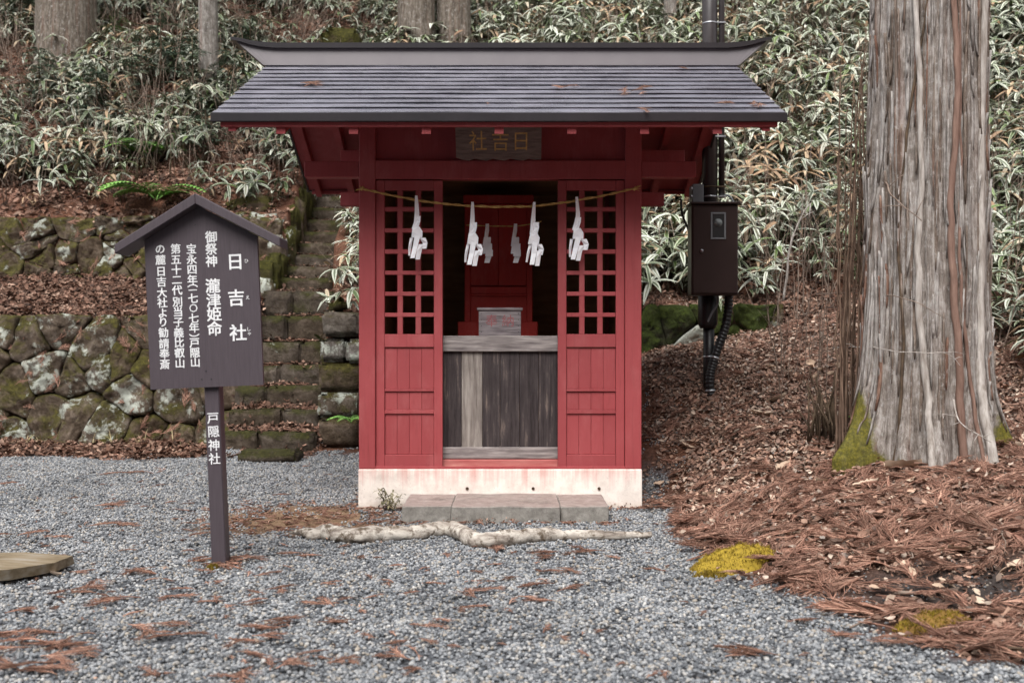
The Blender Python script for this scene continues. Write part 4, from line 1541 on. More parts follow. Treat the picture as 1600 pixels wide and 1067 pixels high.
# ribbed hose from the box to the ground
hp = smooth_path([P(1138, 455, PD - .05), P(1138, 480, PD - .05), P(1133, 512, PD - .06), P(1123, 540, PD - .08), P(1114, 568, PD - .1), P(1109, 592, PD - .12), (xx(1107, PD), PD - .13, hz(PX, PD - .13) - .03)], 16)
hv, hf = tube_geo(hp, [.047 if i % 3 else .038 for i in range(len(hp))], 12)
mesh_obj('ribbed_hose', hv, hf, M_BLACK, pole, True)
for i in (58, 88):
    if i < len(hp) - 1:
        q0, q1 = hp[i], hp[i + 1]
        cyl('hose_clamp', [q0, q0 + (q1 - q0).normalized() * .02], .052, M_STEEL, pole, 14)
z = zx(557, PD)
cyl('band', [(PX - .01, PD, z - .01), (PX - .01, PD, z + .01)], .059, M_STEEL, pole, 18)
cyl('grey_cable', smooth_path([P(1122, 462, PD - .12), P(1121, 475, PD - .13), P(1112, 490, PD - .12), P(1106, 503, PD - .1)], 6), .011, M_GREYBOX, pole, 8)
cyl('thin_cable', smooth_path([P(1064, 312, PD), P(1066, 335, PD - .05), P(1074, 355, PD - .05), P(1081, 372, PD - .04)], 6), .012, M_BLACK, pole, 8)
cyl('side_pipe', [P(1079.5, 365, PD - .1), P(1079.5, 428, PD - .1)], .014, M_GREYBOX, pole, 8)
cyl('loop_cable', smooth_path([P(1128, 305, PD), P(1138, 306, PD), P(1145, 314, PD), P(1146, 320, PD)], 6), .011, M_GREYBOX, pole, 8)
gbx = box('junction_box', xx(1080, PD), xx(1098, PD), PD - .06, PD + .12, zx(322, PD), zx(289, PD), M_GREYBOX, pole, .008)
for py in (295, 307, 318):
    cyl('bolt', [P(1080, py, PD - .065), P(1080, py, PD - .09)], .018, M_STEEL, gbx, 8)

MD = PD - .12
mb = empty('meter_box', (xx(1117, MD), MD, zx(460, MD)), 'dark brown electricity meter box with a small window on the pole', 'meter box')
mx0, mx1 = xx(1081, MD - .2), xx(1154, MD - .2)
box('housing', mx0, mx1, MD - .18, MD + .04, zx(461, MD - .2), zx(319, MD - .2), M_METER, mb, .008)
box('door', mx0 + .012, mx1 - .01, MD - .196, MD - .1805, zx(458, MD - .2), zx(323, MD - .2), M_METER, mb, .004)
box('hood', mx0 - .016, mx1 + .016, MD - .215, MD + .05, zx(319, MD - .2) + .001, zx(317.5, MD - .2) + .012, M_METER, mb, .004)
wa, wb, wt, wbm = xx(1110.5, MD - .2), xx(1134, MD - .2), zx(332, MD - .2), zx(374, MD - .2)
win = empty('window', ((wa + wb) / 2, MD - .2, wbm), parent=mb)
fr = .016
for a in ((wa, wb, wt - fr, wt), (wa, wb, wbm, wbm + fr), (wa, wa + fr, wbm + fr, wt - fr), (wb - fr, wb, wbm + fr, wt - fr)):
    box('frame', a[0], a[1], MD - .206, MD - .1965, a[2], a[3], M_GREYBOX, win, .002)
tg = NT('meter_glass')
M_GLASS = tg.base(S(46, 54, 58), 0.06, 0.7)
box('pane', wa + fr, wb - fr, MD - .201, MD - .1970, wbm + fr, wt - fr, M_GLASS, win, 0)
zc = (wt + wbm) / 2
cyl('dial', [((wa + wb) / 2, MD - .2012, zc + .03), ((wa + wb) / 2, MD - .2035, zc + .03)], .04, simple('dial_face', [(0.3, S(70, 78, 80)), (0.7, S(150, 156, 156))], 30, bump=0), win, 20)
cyl('lock', [P(1096.5, 392, MD - .196), P(1096.5, 392, MD - .212)], .017, M_STEEL, mb, 14)

# ------------------------------------------------------------------ log and old board on the gravel
lp = []
for px, py in ((478, 833), (505, 830), (530, 834), (565, 836), (600, 833), (640, 831), (680, 826), (708, 826), (728, 836), (750, 844), (790, 842), (840, 835), (900, 832), (960, 833), (1018, 832)):
    d = EYE / (py + 12 - CY) * F
    lp.append(((px - CX) / F * d, d, .046))
path = smooth_path(lp, 6)
L = len(path)
rr = []
for i, p in enumerate(path):
    t = i / (L - 1)
    rr.append(.054 * min(1, .45 + t * 6) * min(1, .35 + (1 - t) * 2.4) * (1 + .22 * noise.noise(p * 5)))
path = [p + Vector((0, 0, .012 * noise.noise(p * 4) + (r - .05) * .5)) for p, r in zip(path, rr)]
v, f = tube_geo(smooth_path(path, 2), [rr[min(i // 2, L - 1)] for i in range(2 * (L - 1) + 1)], 22)
v = [q + noise.noise_vector(q * 16) * .010 + noise.noise_vector(q * 45) * .004 for q in v]
lg = empty('fallen_log', (xx(750, 6.9), 6.9, 0), 'pale wavy bleached log lying in front of the stone step', 'log')
mesh_obj('trunk', v, f, M_LOG, lg, True)
for i, (dx, dy) in ((2, (-.16, .10)), (5, (-.20, .02)), (20, (-.10, .09))):
    p = path[i]
    v, f = tube_geo([p, p + Vector((dx * .5, dy * .5, .015)), p + Vector((dx, dy, .0))], [.03, .022, .008], 8)
    mesh_obj('branch_stub', v, f, M_LOG, lg, True)
# the old board at the left edge
bp = [(-3.6, 5.62), (-2.98, 5.66), (-2.88, 5.60), (-2.78, 5.64), (-2.70, 5.74), (-2.62, 5.86), (-2.60, 6.06), (-2.9, 6.10), (-3.6, 6.10)]
V = [(x, y, .085 + .012 * math.sin(x * 6)) for x, y in bp] + [(x - .0, y + .03, .03) for x, y in bp]
n = len(bp)
Fc = [tuple(range(n)), tuple(range(2 * n - 1, n - 1, -1))] + [((i + 1) % n, i, n + i, n + (i + 1) % n) for i in range(n)]
ob_ = mesh_obj('old_board', V, Fc, M_BOARD)
tag(ob_, 'broken yellowed wooden board lying on the gravel at the left edge', 'board')

# ------------------------------------------------------------------ trees
def trunk_mesh(base, r0, r1, h, flare, seed, na, nh, ridge, lobes, lean=(0, 0), zlow=-.3, off=None):
    """a tapered trunk with buttresses and long bark ridges"""
    sd = Vector((seed * 7.3, seed * 3.9, seed * 1.1))
    V = np.zeros((nh, na, 3))
    for j in range(nh):
        t = j / (nh - 1)
        z = zlow + (h - zlow) * (t ** 1.5)
        zz = max(z, 0)
        r = r0 + (r1 - r0) * min(1, zz / h)
        fl = flare * math.exp(-zz / 0.30)
        for i in range(na):
            a = 2 * math.pi * i / na
            c, s = math.cos(a), math.sin(a)
            lob = 0
            for (ang, wd, am) in lobes:
                da = (a - ang + math.pi) % (2 * math.pi) - math.pi
                lob += am * math.exp(-(da / wd) ** 2)
            tw = 0.10 * z
            q = Vector((c * 2.6 + tw * .3, s * 2.6, z * .16)) + sd
            big = noise.noise(q) * .06
            q2 = Vector((math.cos(a + tw * .05) * r0 * 11, math.sin(a + tw * .05) * r0 * 11, z * .75)) + sd
            n1 = noise.noise(q2); n2 = noise.noise(Vector((q2.x * 2.3, q2.y * 2.3, z * 1.7)) + sd)
            rg = (1 - abs(n1) * 2.0) * ridge + n2 * ridge * .55
            rr_ = r * (1 + big) + fl * (0.15 + 1.6 * lob) + .24 * lob * r * math.exp(-zz / 0.75) + rg
            V[j, i] = (c * rr_ + lean[0] * z, s * rr_ + lean[1] * z, z)
    V[..., 0] += base[0]; V[..., 1] += base[1]; V[..., 2] += base[2]
    idx = np.arange(nh * na).reshape(nh, na)
    nx = np.roll(idx, -1, axis=1)
    Fq = np.stack([idx[:-1], nx[:-1], nx[1:], idx[1:]], -1).reshape(-1, 4)
    top = tuple(idx[-1].tolist())
    return V.reshape(-1, 3).tolist(), Fq.tolist() + [top], V


def tree(name, px, d, wpx, h, label, mat, seed, flare, na, nh, ridge, lobes, lean=(0, 0), zadj=0.0, taper=.8):
    x = xx(px, d)
    z = hz(x, d) + zadj - (.35 + wpx * .003 if d > 12 else 0)
    r = wpx / F * d / 2
    root = empty(name, (x, d, z), label, 'tree')
    v, f, arr = trunk_mesh((x, d, z), r, r * taper, h, flare, seed, na, nh, ridge, lobes, lean)
    mesh_obj('trunk', v, f, mat, root, True, origin=Vector((x, d, z)))
    return root, arr, Vector((x, d, z))


TD = 7.85
ctree, carr, cb = tree('cedar_tree', 1440, TD, 178, 9.0, 'huge old cedar trunk with shaggy grey bark at the right', M_BARK, 4, .13, 340, 260, .024,
                       [(rad(198), .20, .95), (rad(-24), .22, .85), (rad(-100), .16, .38), (rad(236), .13, .40), (rad(-62), .13, .42), (rad(60), .4, .5), (rad(130), .4, .4)], (0.012, 0), -.03, .72)


def on_trunk(a, z, lift):
    """point on the big trunk's bark at angle a (radians), height z above its base"""
    nh, na, _ = carr.shape
    j = int(np.argmin(np.abs(carr[:, 0, 2] - (cb.z + z))))
    i = int(round((a % (2 * math.pi)) / (2 * math.pi) * na)) % na
    p = Vector(carr[j, i])
    o = Vector((math.cos(a), math.sin(a), 0))
    return p + o * lift


# peeling bark strips
rb = random.Random(31)
for k in range(290):
    a = rad(-190 + rb.uniform(0, 200))
    z0 = rb.uniform(.05, 3.4)
    ln = rb.uniform(.25, 1.1)
    w = rb.uniform(.004, .017)
    dr_ = rb.uniform(-.02, .02)
    V, Fc = [], []
    for q in range(9):
        t = q / 8
        aa = a + dr_ * t
        p = on_trunk(aa, z0 + ln * t, .003 + .022 * (t if k % 3 else 1 - t) ** 4)
        p.z = cb.z + z0 + ln * t
        tdir = Vector((-math.sin(aa), math.cos(aa), 0))
        n_ = Vector((math.cos(aa), math.sin(aa), 0))
        ww = w * max(.08, math.sin(math.pi * min(.97, t * .94 + .03)) ** .6)
        V += [p - tdir * ww - n_ * .012, p - tdir * ww * .8 + n_ * .004, p + tdir * ww + n_ * .003, p + tdir * ww - n_ * .012]
    for q in range(8):
        for s_ in range(4):
            Fc.append((q * 4 + s_, q * 4 + (s_ + 1) % 4, q * 4 + 4 + (s_ + 1) % 4, q * 4 + 4 + s_))
    Fc += [(3, 2, 1, 0), (32, 33, 34, 35)]
    mesh_obj('bark_strip', V, Fc, M_STRIPS[0 if k % 11 < 6 else (1 if k % 11 < 10 else 2)], ctree, True, origin=cb)


def vine(label, a_pts, r, mat):
    pts = smooth_path([on_trunk(rad(a), z, r * .7) for a, z in a_pts], 10)
    pts = [p + noise.noise_vector(p * 6) * .012 for p in pts]
    v, f = tube_geo(pts, [r * (1.1 - .4 * i / len(pts)) for i in range(len(pts))], 8)
    v = [q + noise.noise_vector(q * 30) * .004 for q in v]
    o = mesh_obj('climbing_vine', v, f, mat, None, True)
    tag(o, label, 'vine')


vine('pale thick vine climbing the right half of the big cedar trunk', [(-62, -.05), (-60, .4), (-56, .9), (-53, 1.6), (-50, 2.3), (-48, 3.4), (-46, 4.5)], .034, M_VINEP)
vine('pale vine climbing left of centre on the big cedar trunk', [(-104, -.1), (-107, .4), (-112, .8), (-117, 1.3), (-116, 1.7), (-115, 2.1), (-118, 2.7), (-122, 3.3), (-124, 4.4)], .026, M_VINEP)
vine('reddish double vine up the middle of the big cedar trunk', [(-74, -.1), (-78, .3), (-82, .8), (-86, 1.3), (-88, 1.9), (-84, 2.6), (-86, 3.3), (-90, 4.2)], .028, M_VINER)
vine('thin reddish vine beside the pale one on the big cedar', [(-66, -.1), (-68, .5), (-75, 1.0), (-79, 1.5), (-77, 2.3), (-80, 3.6)], .014, M_VINER)
vine('thin dark vine crossing the left face of the big cedar', [(-134, -.1), (-130, .3), (-128, .9), (-135, 1.6), (-128, 2.5), (-110, 3.4)], .012, M_TWIGD)

BT = [(0.6, .5, .5), (2.4, .5, .5), (4.2, .5, .6), (5.4, .4, .4)]
tree('cedar_tree', 651, 20.4, 58, 9, 'grey cedar trunk behind the ridge, left of the close pair', M_BARKFAR, 6, .15, 60, 50, .02, BT)
tree('cedar_tree', 709, 20.6, 52, 9, 'brownish cedar trunk behind the ridge, right of the close pair', M_BARKFAR, 7, .15, 60, 50, .02, BT)
tree('cedar_tree', 104, 20.3, 88, 9, 'broad cedar trunk at the top left among the bamboo', M_BARKFAR, 8, .22, 80, 60, .022, BT)
tree('slender_tree', 327, 18.6, 30, 8, 'slim pale trunk left of the shrine roof', M_BARKPALE, 9, .04, 30, 40, .006, BT[:2], (-.01, 0))
tree('slender_tree', 1047, 20.2, 20, 8, 'slim pale trunk behind the right part of the ridge', M_BARKPALE, 10, .03, 24, 40, .005, BT[:2])
tree('slender_tree', 850, 22.5, 26, 8, 'faint slim trunk high on the slope behind the ridge', M_BARKPALE, 12, .03, 24, 40, .005, BT[:2])

# mossy stump behind the ridge
p = P(533, 56, 20.0)
ml = rough_block('mossy_stump', p.x - .36, p.x + .36, p.y - .2, p.y + .5, p.z - .5, p.z + .1, M_MOSSY, None, .06, .08, 3, 140)
tag(ml, 'flat bright mossy stump behind the roof ridge', 'stump')

# ------------------------------------------------------------------ small plants and litter: the kinds
def leaf_strip(acc, base, dirv, up, length, width, droop, fold=.25, segs=4, uvrow=True):
    dirv = Vector(dirv).normalized(); up = Vector(up)
    side = dirv.cross(up).normalized()
    V, Fc, uv = [], [], []
    p = Vector(base); dcur = dirv.copy()
    for i in range(segs + 1):
        t = i / segs
        w = width * (math.sin(math.pi * min(1, (t * .92 + .08)) ** .75) ** .8 if t < 1 else 0.02) * .5
        nrm = side.cross(dcur)
        V += [p - side * w + nrm * w * fold, p, p + side * w + nrm * w * fold]
        uv += [(0, t), (.5, t), (1, t)]
        dcur = (dcur + Vector((0, 0, -droop / segs))).normalized()
        p = p + dcur * length / segs
    for i in range(segs):
        a = i * 3
        Fc += [(a, a + 1, a + 4, a + 3), (a + 1, a + 2, a + 5, a + 4)]
    acc.add(V, Fc, uv)


def sasa_kind(seed, mat=None, bare_=0.0):
    r = random.Random(seed)
    a = Acc()
    for c in range(r.choice((2, 3))):
        ang = r.uniform(0, 6.28)
        h = r.uniform(.22, .52)
        top = Vector((math.cos(ang) * r.uniform(.06, .2), math.sin(ang) * r.uniform(.06, .2), h))
        b0 = Vector((r.uniform(-.08, .08), r.uniform(-.08, .08), -.05))
        a.tube([b0, (b0 + top) * .5 + Vector((0, 0, .05)), top], [.004, .0035, .002], 3)
        n = r.randint(5, 7) if r.random() > bare_ else 1
        a0 = r.uniform(0, 6.28)
        for k in range(n):
            th = a0 + k * 2 * math.pi / n + r.uniform(-.3, .3)
            el = r.uniform(-.15, .75)
            d = Vector((math.cos(th) * math.cos(el), math.sin(th) * math.cos(el), math.sin(el)))
            leaf_strip(a, top, d, (0, 0, 1), r.uniform(.17, .29), r.uniform(.034, .056), r.uniform(.5, 1.6), r.uniform(.1, .4))
        if r.random() < .7:
            m_ = (b0 + top) * .5 + Vector((0, 0, .05))
            th0 = r.uniform(0, 6.28)
            for k in range(3):
                th = th0 + r.uniform(-.8, .8)
                leaf_strip(a, m_, (math.cos(th), math.sin(th), .3), (0, 0, 1), r.uniform(.12, .2), r.uniform(.03, .042), r.uniform(.6, 1.4))
    return a.mesh('sasa_kind', mat or M_SASA)


SASA = [sasa_kind(i) for i in range(10)] + [sasa_kind(40, M_SASADRY, .3), sasa_kind(41, M_SASADRY, .6)]


SASAL = [sasa_kind(i + 60, M_SASAL) for i in range(10)] + [sasa_kind(40, M_SASADRY, .5)]


def pebble_kind(seed, n=22, rad_=.060, big=.74):
    r = random.Random(seed)
    bm = bmesh.new()
    pts = []
    for k in range(n):
        for _ in range(20):
            q = (r.gauss(0, rad_ * .62), r.gauss(0, rad_ * .62))
            if all(math.dist(q, o_) > .017 for o_ in pts):
                break
        pts.append(q)
        s = r.uniform(.0085, .0175) * big
        sx, sy_, sz_ = s * r.uniform(.85, 1.35), s * r.uniform(.7, 1.05), s * r.uniform(.5, .8)
        mt = Matrix.Translation((q[0], q[1], s * r.uniform(.05, .75))) @ Euler((r.gauss(0, .35), r.gauss(0, .35), r.uniform(0, 6.28))).to_matrix().to_4x4() @ Matrix.Diagonal((sx, sy_, sz_, 1))
        g = bmesh.ops.create_icosphere(bm, subdivisions=1, radius=1.0, matrix=mt)
        for v in g['verts']:
            v.co += Vector((r.uniform(-1, 1), r.uniform(-1, 1), r.uniform(-1, 1))) * s * .13
    m = bpy.data.meshes.new('pebble_kind')
    bm.to_mesh(m); bm.free()
    m.polygons.foreach_set('use_smooth', [True] * len(m.polygons))
    m.materials.append(M_PEB)
    return m


PEBS = [pebble_kind(i) for i in range(10)]


def spray_mesh(seed, size=1.0, mat=None, flat=.12, fine_=False):
    """dry cedar spray: a bent stem with rows of curved, rope-like needles sprigs"""
    r = random.Random(seed)
    a = Acc()
    L_ = .17 * size * r.uniform(.8, 1.25)
    bend = r.uniform(-.5, .5)
    stem = [Vector((L_ * t - L_ * .5, bend * L_ * t * t, .012 + .01 * math.sin(t * 3))) for t in (0, .25, .5, .75, 1)]
    a.tube(stem, [.0035, .003, .003, .0025, .0015], 3)
    n = r.randint(34, 44) if fine_ else r.randint(20, 28)
    for k in range(n):
        t = r.uniform(.05, .95)
        i = min(3, int(t * 4)); u = t * 4 - i
        b0 = stem[i].lerp(stem[i + 1], u)
        sgn = 1 if k % 2 else -1
        ang = sgn * r.uniform(.15, .75) + bend * t
        ln = size * r.uniform(.05, .115) * (1.15 - .5 * t)
        d = Vector((math.cos(ang), math.sin(ang), r.uniform(-.06, flat * 2)))
        curl = -sgn * r.uniform(.2, .9)
        pts = [b0]
        for q in range(1, 5):
            aa = ang + curl * (q / 4) ** 1.5
            pts.append(pts[-1] + Vector((math.cos(aa), math.sin(aa), d.z * (1 - q * .35))) * ln / 4)
        rr_ = size * (r.uniform(.0010, .0019) if fine_ else r.uniform(.0017, .0030))
        a.tube(pts, [rr_ * .8, rr_, rr_, rr_ * .8, rr_ * .25], 3)
        if r.random() < .6:
            j = 2
            p0 = pts[j]
            aa = ang + r.choice((-.5, .5))
            q1 = p0 + Vector((math.cos(aa), math.sin(aa), .05)) * ln * .35
            q2 = q1 + Vector((math.cos(aa + curl * .5), math.sin(aa + curl * .5), -.05)) * ln * .3
            a.tube([p0, q1, q2], [rr_ * .8, rr_ * .8, rr_ * .2], 3)
    lo = min(v.z for v in a.v)
    for v in a.v:
        v.z -= lo
    return a.mesh('cedar_spray_kind', mat or M_SPRAY)


SPRAYS = [spray_mesh(i, 1.0) for i in range(9)]
FINE = [spray_mesh(600 + i, 1.0, None, .16, True) for i in range(9)]


def leaflit_kind(seed, n, mat, spread, lo, hi):
    r = random.Random(seed)
    a = Acc()
    for k in range(n):
        ln = r.uniform(lo, hi)
        th = r.uniform(0, 6.28)
        tilt_ = r.gauss(0, .35)
        b = Vector((r.gauss(0, spread), r.gauss(0, spread), r.uniform(.002, .03)))
        rot = Euler((r.gauss(0, .45), tilt_, th)).to_matrix()
        w = ln * r.uniform(.4, .62)
        curl = r.uniform(-.5, .9)
        V, Fc = [], []
        for i in range(4):
            t = i / 3
            ww = w * .5 * (0.12, .92, 1.0, .1)[i]
            zz = curl * ln * (t - .5) ** 2
            for s in (-1, 0, 1):
                V.append(b + rot @ Vector((ln * (t - .5), s * ww, zz + abs(s) * ww * r.uniform(-.1, .5))))
        for i in range(3):
            Fc += [(i * 3, i * 3 + 1, i * 3 + 4, i * 3 + 3), (i * 3 + 1, i * 3 + 2, i * 3 + 5, i * 3 + 4)]
        a.add(V, Fc)
    return a.mesh('leaf_kind', mat)


LIT = [leaflit_kind(i, 14, M_LEAF, .08, .02, .062) for i in range(7)]
LITD = [leaflit_kind(i + 50, 13, M_LEAFD, .085, .03, .08) for i in range(7)]

# ------------------------------------------------------------------ scattering
NP = np.random.RandomState(3)


def cloud(n, x0_, x1_, y0_, y1_, keep, view=True):
    x = NP.uniform(x0_, x1_, n); y = NP.uniform(y0_, y1_, n)
    k = NP.uniform(0, 1, n) < keep(x, y)
    if view:
        k &= (np.abs(x) < 0.5 * y * 1.16 + 0.9)
    x, y = x[k], y[k]
    return x, y


def footprint(x, y):
    """0 under the shrine plinth and step"""
    f = ~((x > SX - HW - .0) & (x < SX + HW + .0) & (y > FD - .0) & (y < BACK))
    f &= ~((x > -.83) & (x < .74) & (y > 7.6) & (y < 8.3))
    return f.astype(float)


def lay(name, meshes, x, y, dz, smin, smax, label, seed, tilt=0.0, align=1.0):
    z = height(x, y) + dz
    return scatter(name, meshes, np.stack([x, y, z], -1), normal_at(x, y), NP.uniform(smin, smax, len(x)), label, seed, tilt, align)


# gravel: about 200 clusters per square metre
x, y = cloud(int(18 * 9.5 * 280), -9, 9, 3.3, 12.8, lambda x, y: (gravel_w(x, y) ** 1.5 + .06 * (x < 2.4)) * footprint(x, y) * (1 - black_w(x, y)) * np.where(x > xtoe(y) + .4, .2, 1))
lay('gravel', PEBS, x, y, -.004, .85, 1.15, 'blue-grey gravel of small rounded pebbles covering the court', 2, .10)

# leaf litter
isR = lambda x, y: (1 - gravel_w(x, y)) * footprint(x, y) * (x > -0.2) * (y < 13)
x, y = cloud(23000, 0.8, 9, 3.0, 12.9, lambda x, y: isR(x, y) * (1 - .85 * black_w(x, y)) * ss(-.15, .5, x - xtoe(y)) * (.45 + .55 * ss(5.5, 8.5, y)))
lay('leaf_litter', LIT, x, y, .004, .6, 1.15, 'rust-brown dead leaves carpeting the mound right of the shrine', 4, .15)
x, y = cloud(9500, 0.9, 9, 3.0, 12.9, lambda x, y: isR(x, y) * (1 - .9 * black_w(x, y)) * (0.16 + .84 * (1 - ss(7.0, 8.6, y))))
lay('cedar_needle_litter', FINE, x, y, .018, .9, 1.9, 'dry rust-red cedar sprays matted over the mound', 5, .2)
x, y = cloud(1400, 1.2, 4, 4.2, 6.4, lambda x, y: black_w(x, y) * .9)
lay('soil_crumbs', [leaflit_kind(400 + i, 12, M_LEAFD, .05, .008, .025) for i in range(3)] + [pebble_kind(410, 4, .05, .6)], x, y, .0, .6, 1.2, 'dark damp soil crumbs and tiny stones in a bare patch of the mound', 19, .2)
x, y = cloud(1000, 1.0, 8, 3.4, 12.4, lambda x, y: isR(x, y) * ss(.1, .6, x - xtoe(y)) * .7)
lay('broad_leaf_litter', [leaflit_kind(430 + i, 3, M_PALELEAF if i < 2 else M_LEAF, .12, .045, .09) for i in range(5)], x, y, .014, .7, 1.2, 'broad pale tan leaves strewn over the mound', 20, .2)
# left terraces, foot of the wall, stairs, earth patch
terr = lambda x, y: ((y > 13.2) & (y < 15.4) & (x < -3.3)) * 1.0
foot = lambda x, y: ((y > 11.75) & (y < 12.95) & (x < -2.3)) * (1 - gravel_w(x, y)) * .8
x, y = cloud(16000, -9.5, -2.2, 11.5, 15.5, lambda x, y: np.clip(terr(x, y) * .5 + foot(x, y) * .5, 0, 1))
lay('leaf_litter', LITD, x, y, .004, .8, 1.3, 'brown leaf litter on the terrace and foot of the left walls', 6, .15)
x, y = cloud(5200, -9.5, -2.2, 11.5, 15.5, lambda x, y: np.clip(terr(x, y) * .6 + foot(x, y) * .8, 0, 1))
lay('cedar_needle_litter', SPRAYS, x, y, .012, .8, 1.4, 'red-brown cedar sprays on the left terrace and wall foot', 7, .2)
x, y = cloud(700, -2.7, -0.8, 6.9, 8.8, lambda x, y: np.clip(soil_w(x, y) * 1.3, 0, 1) * footprint(x, y))
lay('needle_crumbs', [spray_mesh(90 + i, .55, M_SPRAY, .03) for i in range(4)] + [leaflit_kind(70, 5, M_LEAF, .06, .015, .04)], x, y, .004, .6, 1.1, 'thin needles and leaf bits on the bare earth by the plinth', 8, .1)
# stairs: litter along the back of each tread
pos, nn = [], []
for i in range(7):
    for k in range(26):
        pos.append((NP.uniform(-3.3, -2.45), sy[i] + NP.uniform(.12, .3), tops_z[i] + .012)); nn.append((0, 0, 1))
for i in range(9):
    d = 14.75 + i * .365
    for k in range(12):
        pos.append((NP.uniform(-3.3, -2.7), d + NP.uniform(.15, .34), EYE + (CY - (435 - 18.3 * i)) / F * d + .012)); nn.append((0, 0, 1))
scatter('stair_litter', LITD[:4] + SPRAYS[:3], np.array(pos), np.array(nn), NP.uniform(.5, .9, len(pos)), 'brown leaves lying on the stone stair treads', 9, .15)
# hillside floor
hill_l = lambda x, y: (((x < -2.2) & (y > 15.45)) | ((x >= -2.2) & (y > 12.5))) * 1.0
stairs_free = lambda x, y: 1 - ((x > -3.45) & (x < -2.4) & (y < 18.2)) * 1.0
x, y = cloud(34000, -13, 13, 12.5, 25, lambda x, y: hill_l(x, y) * stairs_free(x, y) * .8)
lay('hillside_litter', LITD + SPRAYS[:5], x, y, .01, .9, 1.6, 'dark brown leaf mould under the dwarf bamboo on the hillside', 10, .2)

# dwarf bamboo on the banks, with bare patches
def bare(x, y):
    b = np.zeros_like(x)
    for px, py, d, rx, ry in ((30, 120, 19.5, .9, .8), (470, 30, 21.5, 1.0, .9), (215, 25, 21.3, .9, .7), (250, 270, 16.2, 1.6, .35), (60, 290, 16.0, 1.5, .3), (430, 240, 16.6, .9, .35), (860, 25, 21.0, .6, .4), (248, 300, 15.9, .7, .9), (228, 250, 16.6, .5, .5), (1230, 560, 12.0, 1.2, .9), (1340, 430, 12.8, .8, .6)):
        cx_ = xx(px, d)
        b = np.maximum(b, np.exp(-(((x - cx_) / rx) ** 2 + ((y - d) / ry) ** 2) ** 2))
    return b


patch = lambda x, y: np.clip(.58 + 1.15 * lump(x * 1.25 + 3, y * 1.25), .04, 1)
edge_l = lambda x, y: np.where(x < -2.2, ss(15.5, 16.6, y), ss(12.55, 12.9, y))
x, y = cloud(19000, -12.5, -2.3, 15.4, 26, lambda x, y: hill_l(x, y) * stairs_free(x, y) * edge_l(x, y) * patch(x, y) * (1 - .95 * bare(x, y)) * .40)
# bare tan culms and dry shoots poking through
xs_, ys_ = cloud(5600, -12, 12, 12.7, 24, lambda x, y: hill_l(x, y) * stairs_free(x, y) * edge_l(x, y) * .5)
culm = []
for q in range(5):
    rc = random.Random(500 + q); ac = Acc()
    for k in range(3):
        b_ = Vector((rc.gauss(0, .1), rc.gauss(0, .1), -.05)); e_ = b_ + Vector((rc.gauss(0, .25), rc.gauss(0, .25), rc.uniform(.4, .95)))
        ac.tube([b_, b_.lerp(e_, .5) + Vector((rc.gauss(0, .05), rc.gauss(0, .05), .04)), e_], [.0055, .0045, .002], 4)
        f_ = e_ + Vector((rc.gauss(0, .12), rc.gauss(0, .12), rc.uniform(-.1, .15)))
        ac.tube([b_.lerp(e_, .6), f_], [.003, .0012], 3)
    culm.append(ac.mesh('culm_kind', M_TWIG))
lay('dry_culms', culm, xs_, ys_, 0, .7, 1.3, 'bare dry culms and thin stems poking through the dwarf bamboo', 16, .15, .3)
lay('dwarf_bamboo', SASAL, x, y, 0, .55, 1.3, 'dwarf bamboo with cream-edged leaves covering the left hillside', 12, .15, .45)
x, y = cloud(24000, -2.3, 13, 12.5, 26, lambda x, y: hill_l(x, y) * edge_l(x, y) * np.clip(patch(x, y) + .22, 0, 1) * (1 - .9 * bare(x, y)) * .58 * np.where((x > -2.3) & (x < .5) & (y < 17), .5, 1))
lay('dwarf_bamboo', SASA, x, y, 0, .6, 1.45, 'dwarf bamboo with cream-edged leaves covering the right hillside', 13, .15, .45)
# loose bamboo among the litter right of the big cedar and by the stairs
x, y = cloud(420, 4.2, 8, 8.6, 12.6, lambda x, y: np.clip((x - 4.0) * .6, 0, 1))
lay('dwarf_bamboo', SASA, x, y, 0, .8, 1.15, 'dwarf bamboo growing right behind the huge cedar', 14, .15, .4)
x, y = cloud(120, -2.4, -1.3, 13.2, 16.5, lambda x, y: np.ones_like(x) * .8)
lay('dwarf_bamboo', SASA, x, y, 0, .8, 1.1, 'dwarf bamboo leaning over the stairs beside the red shrine post', 15, .2, .4)

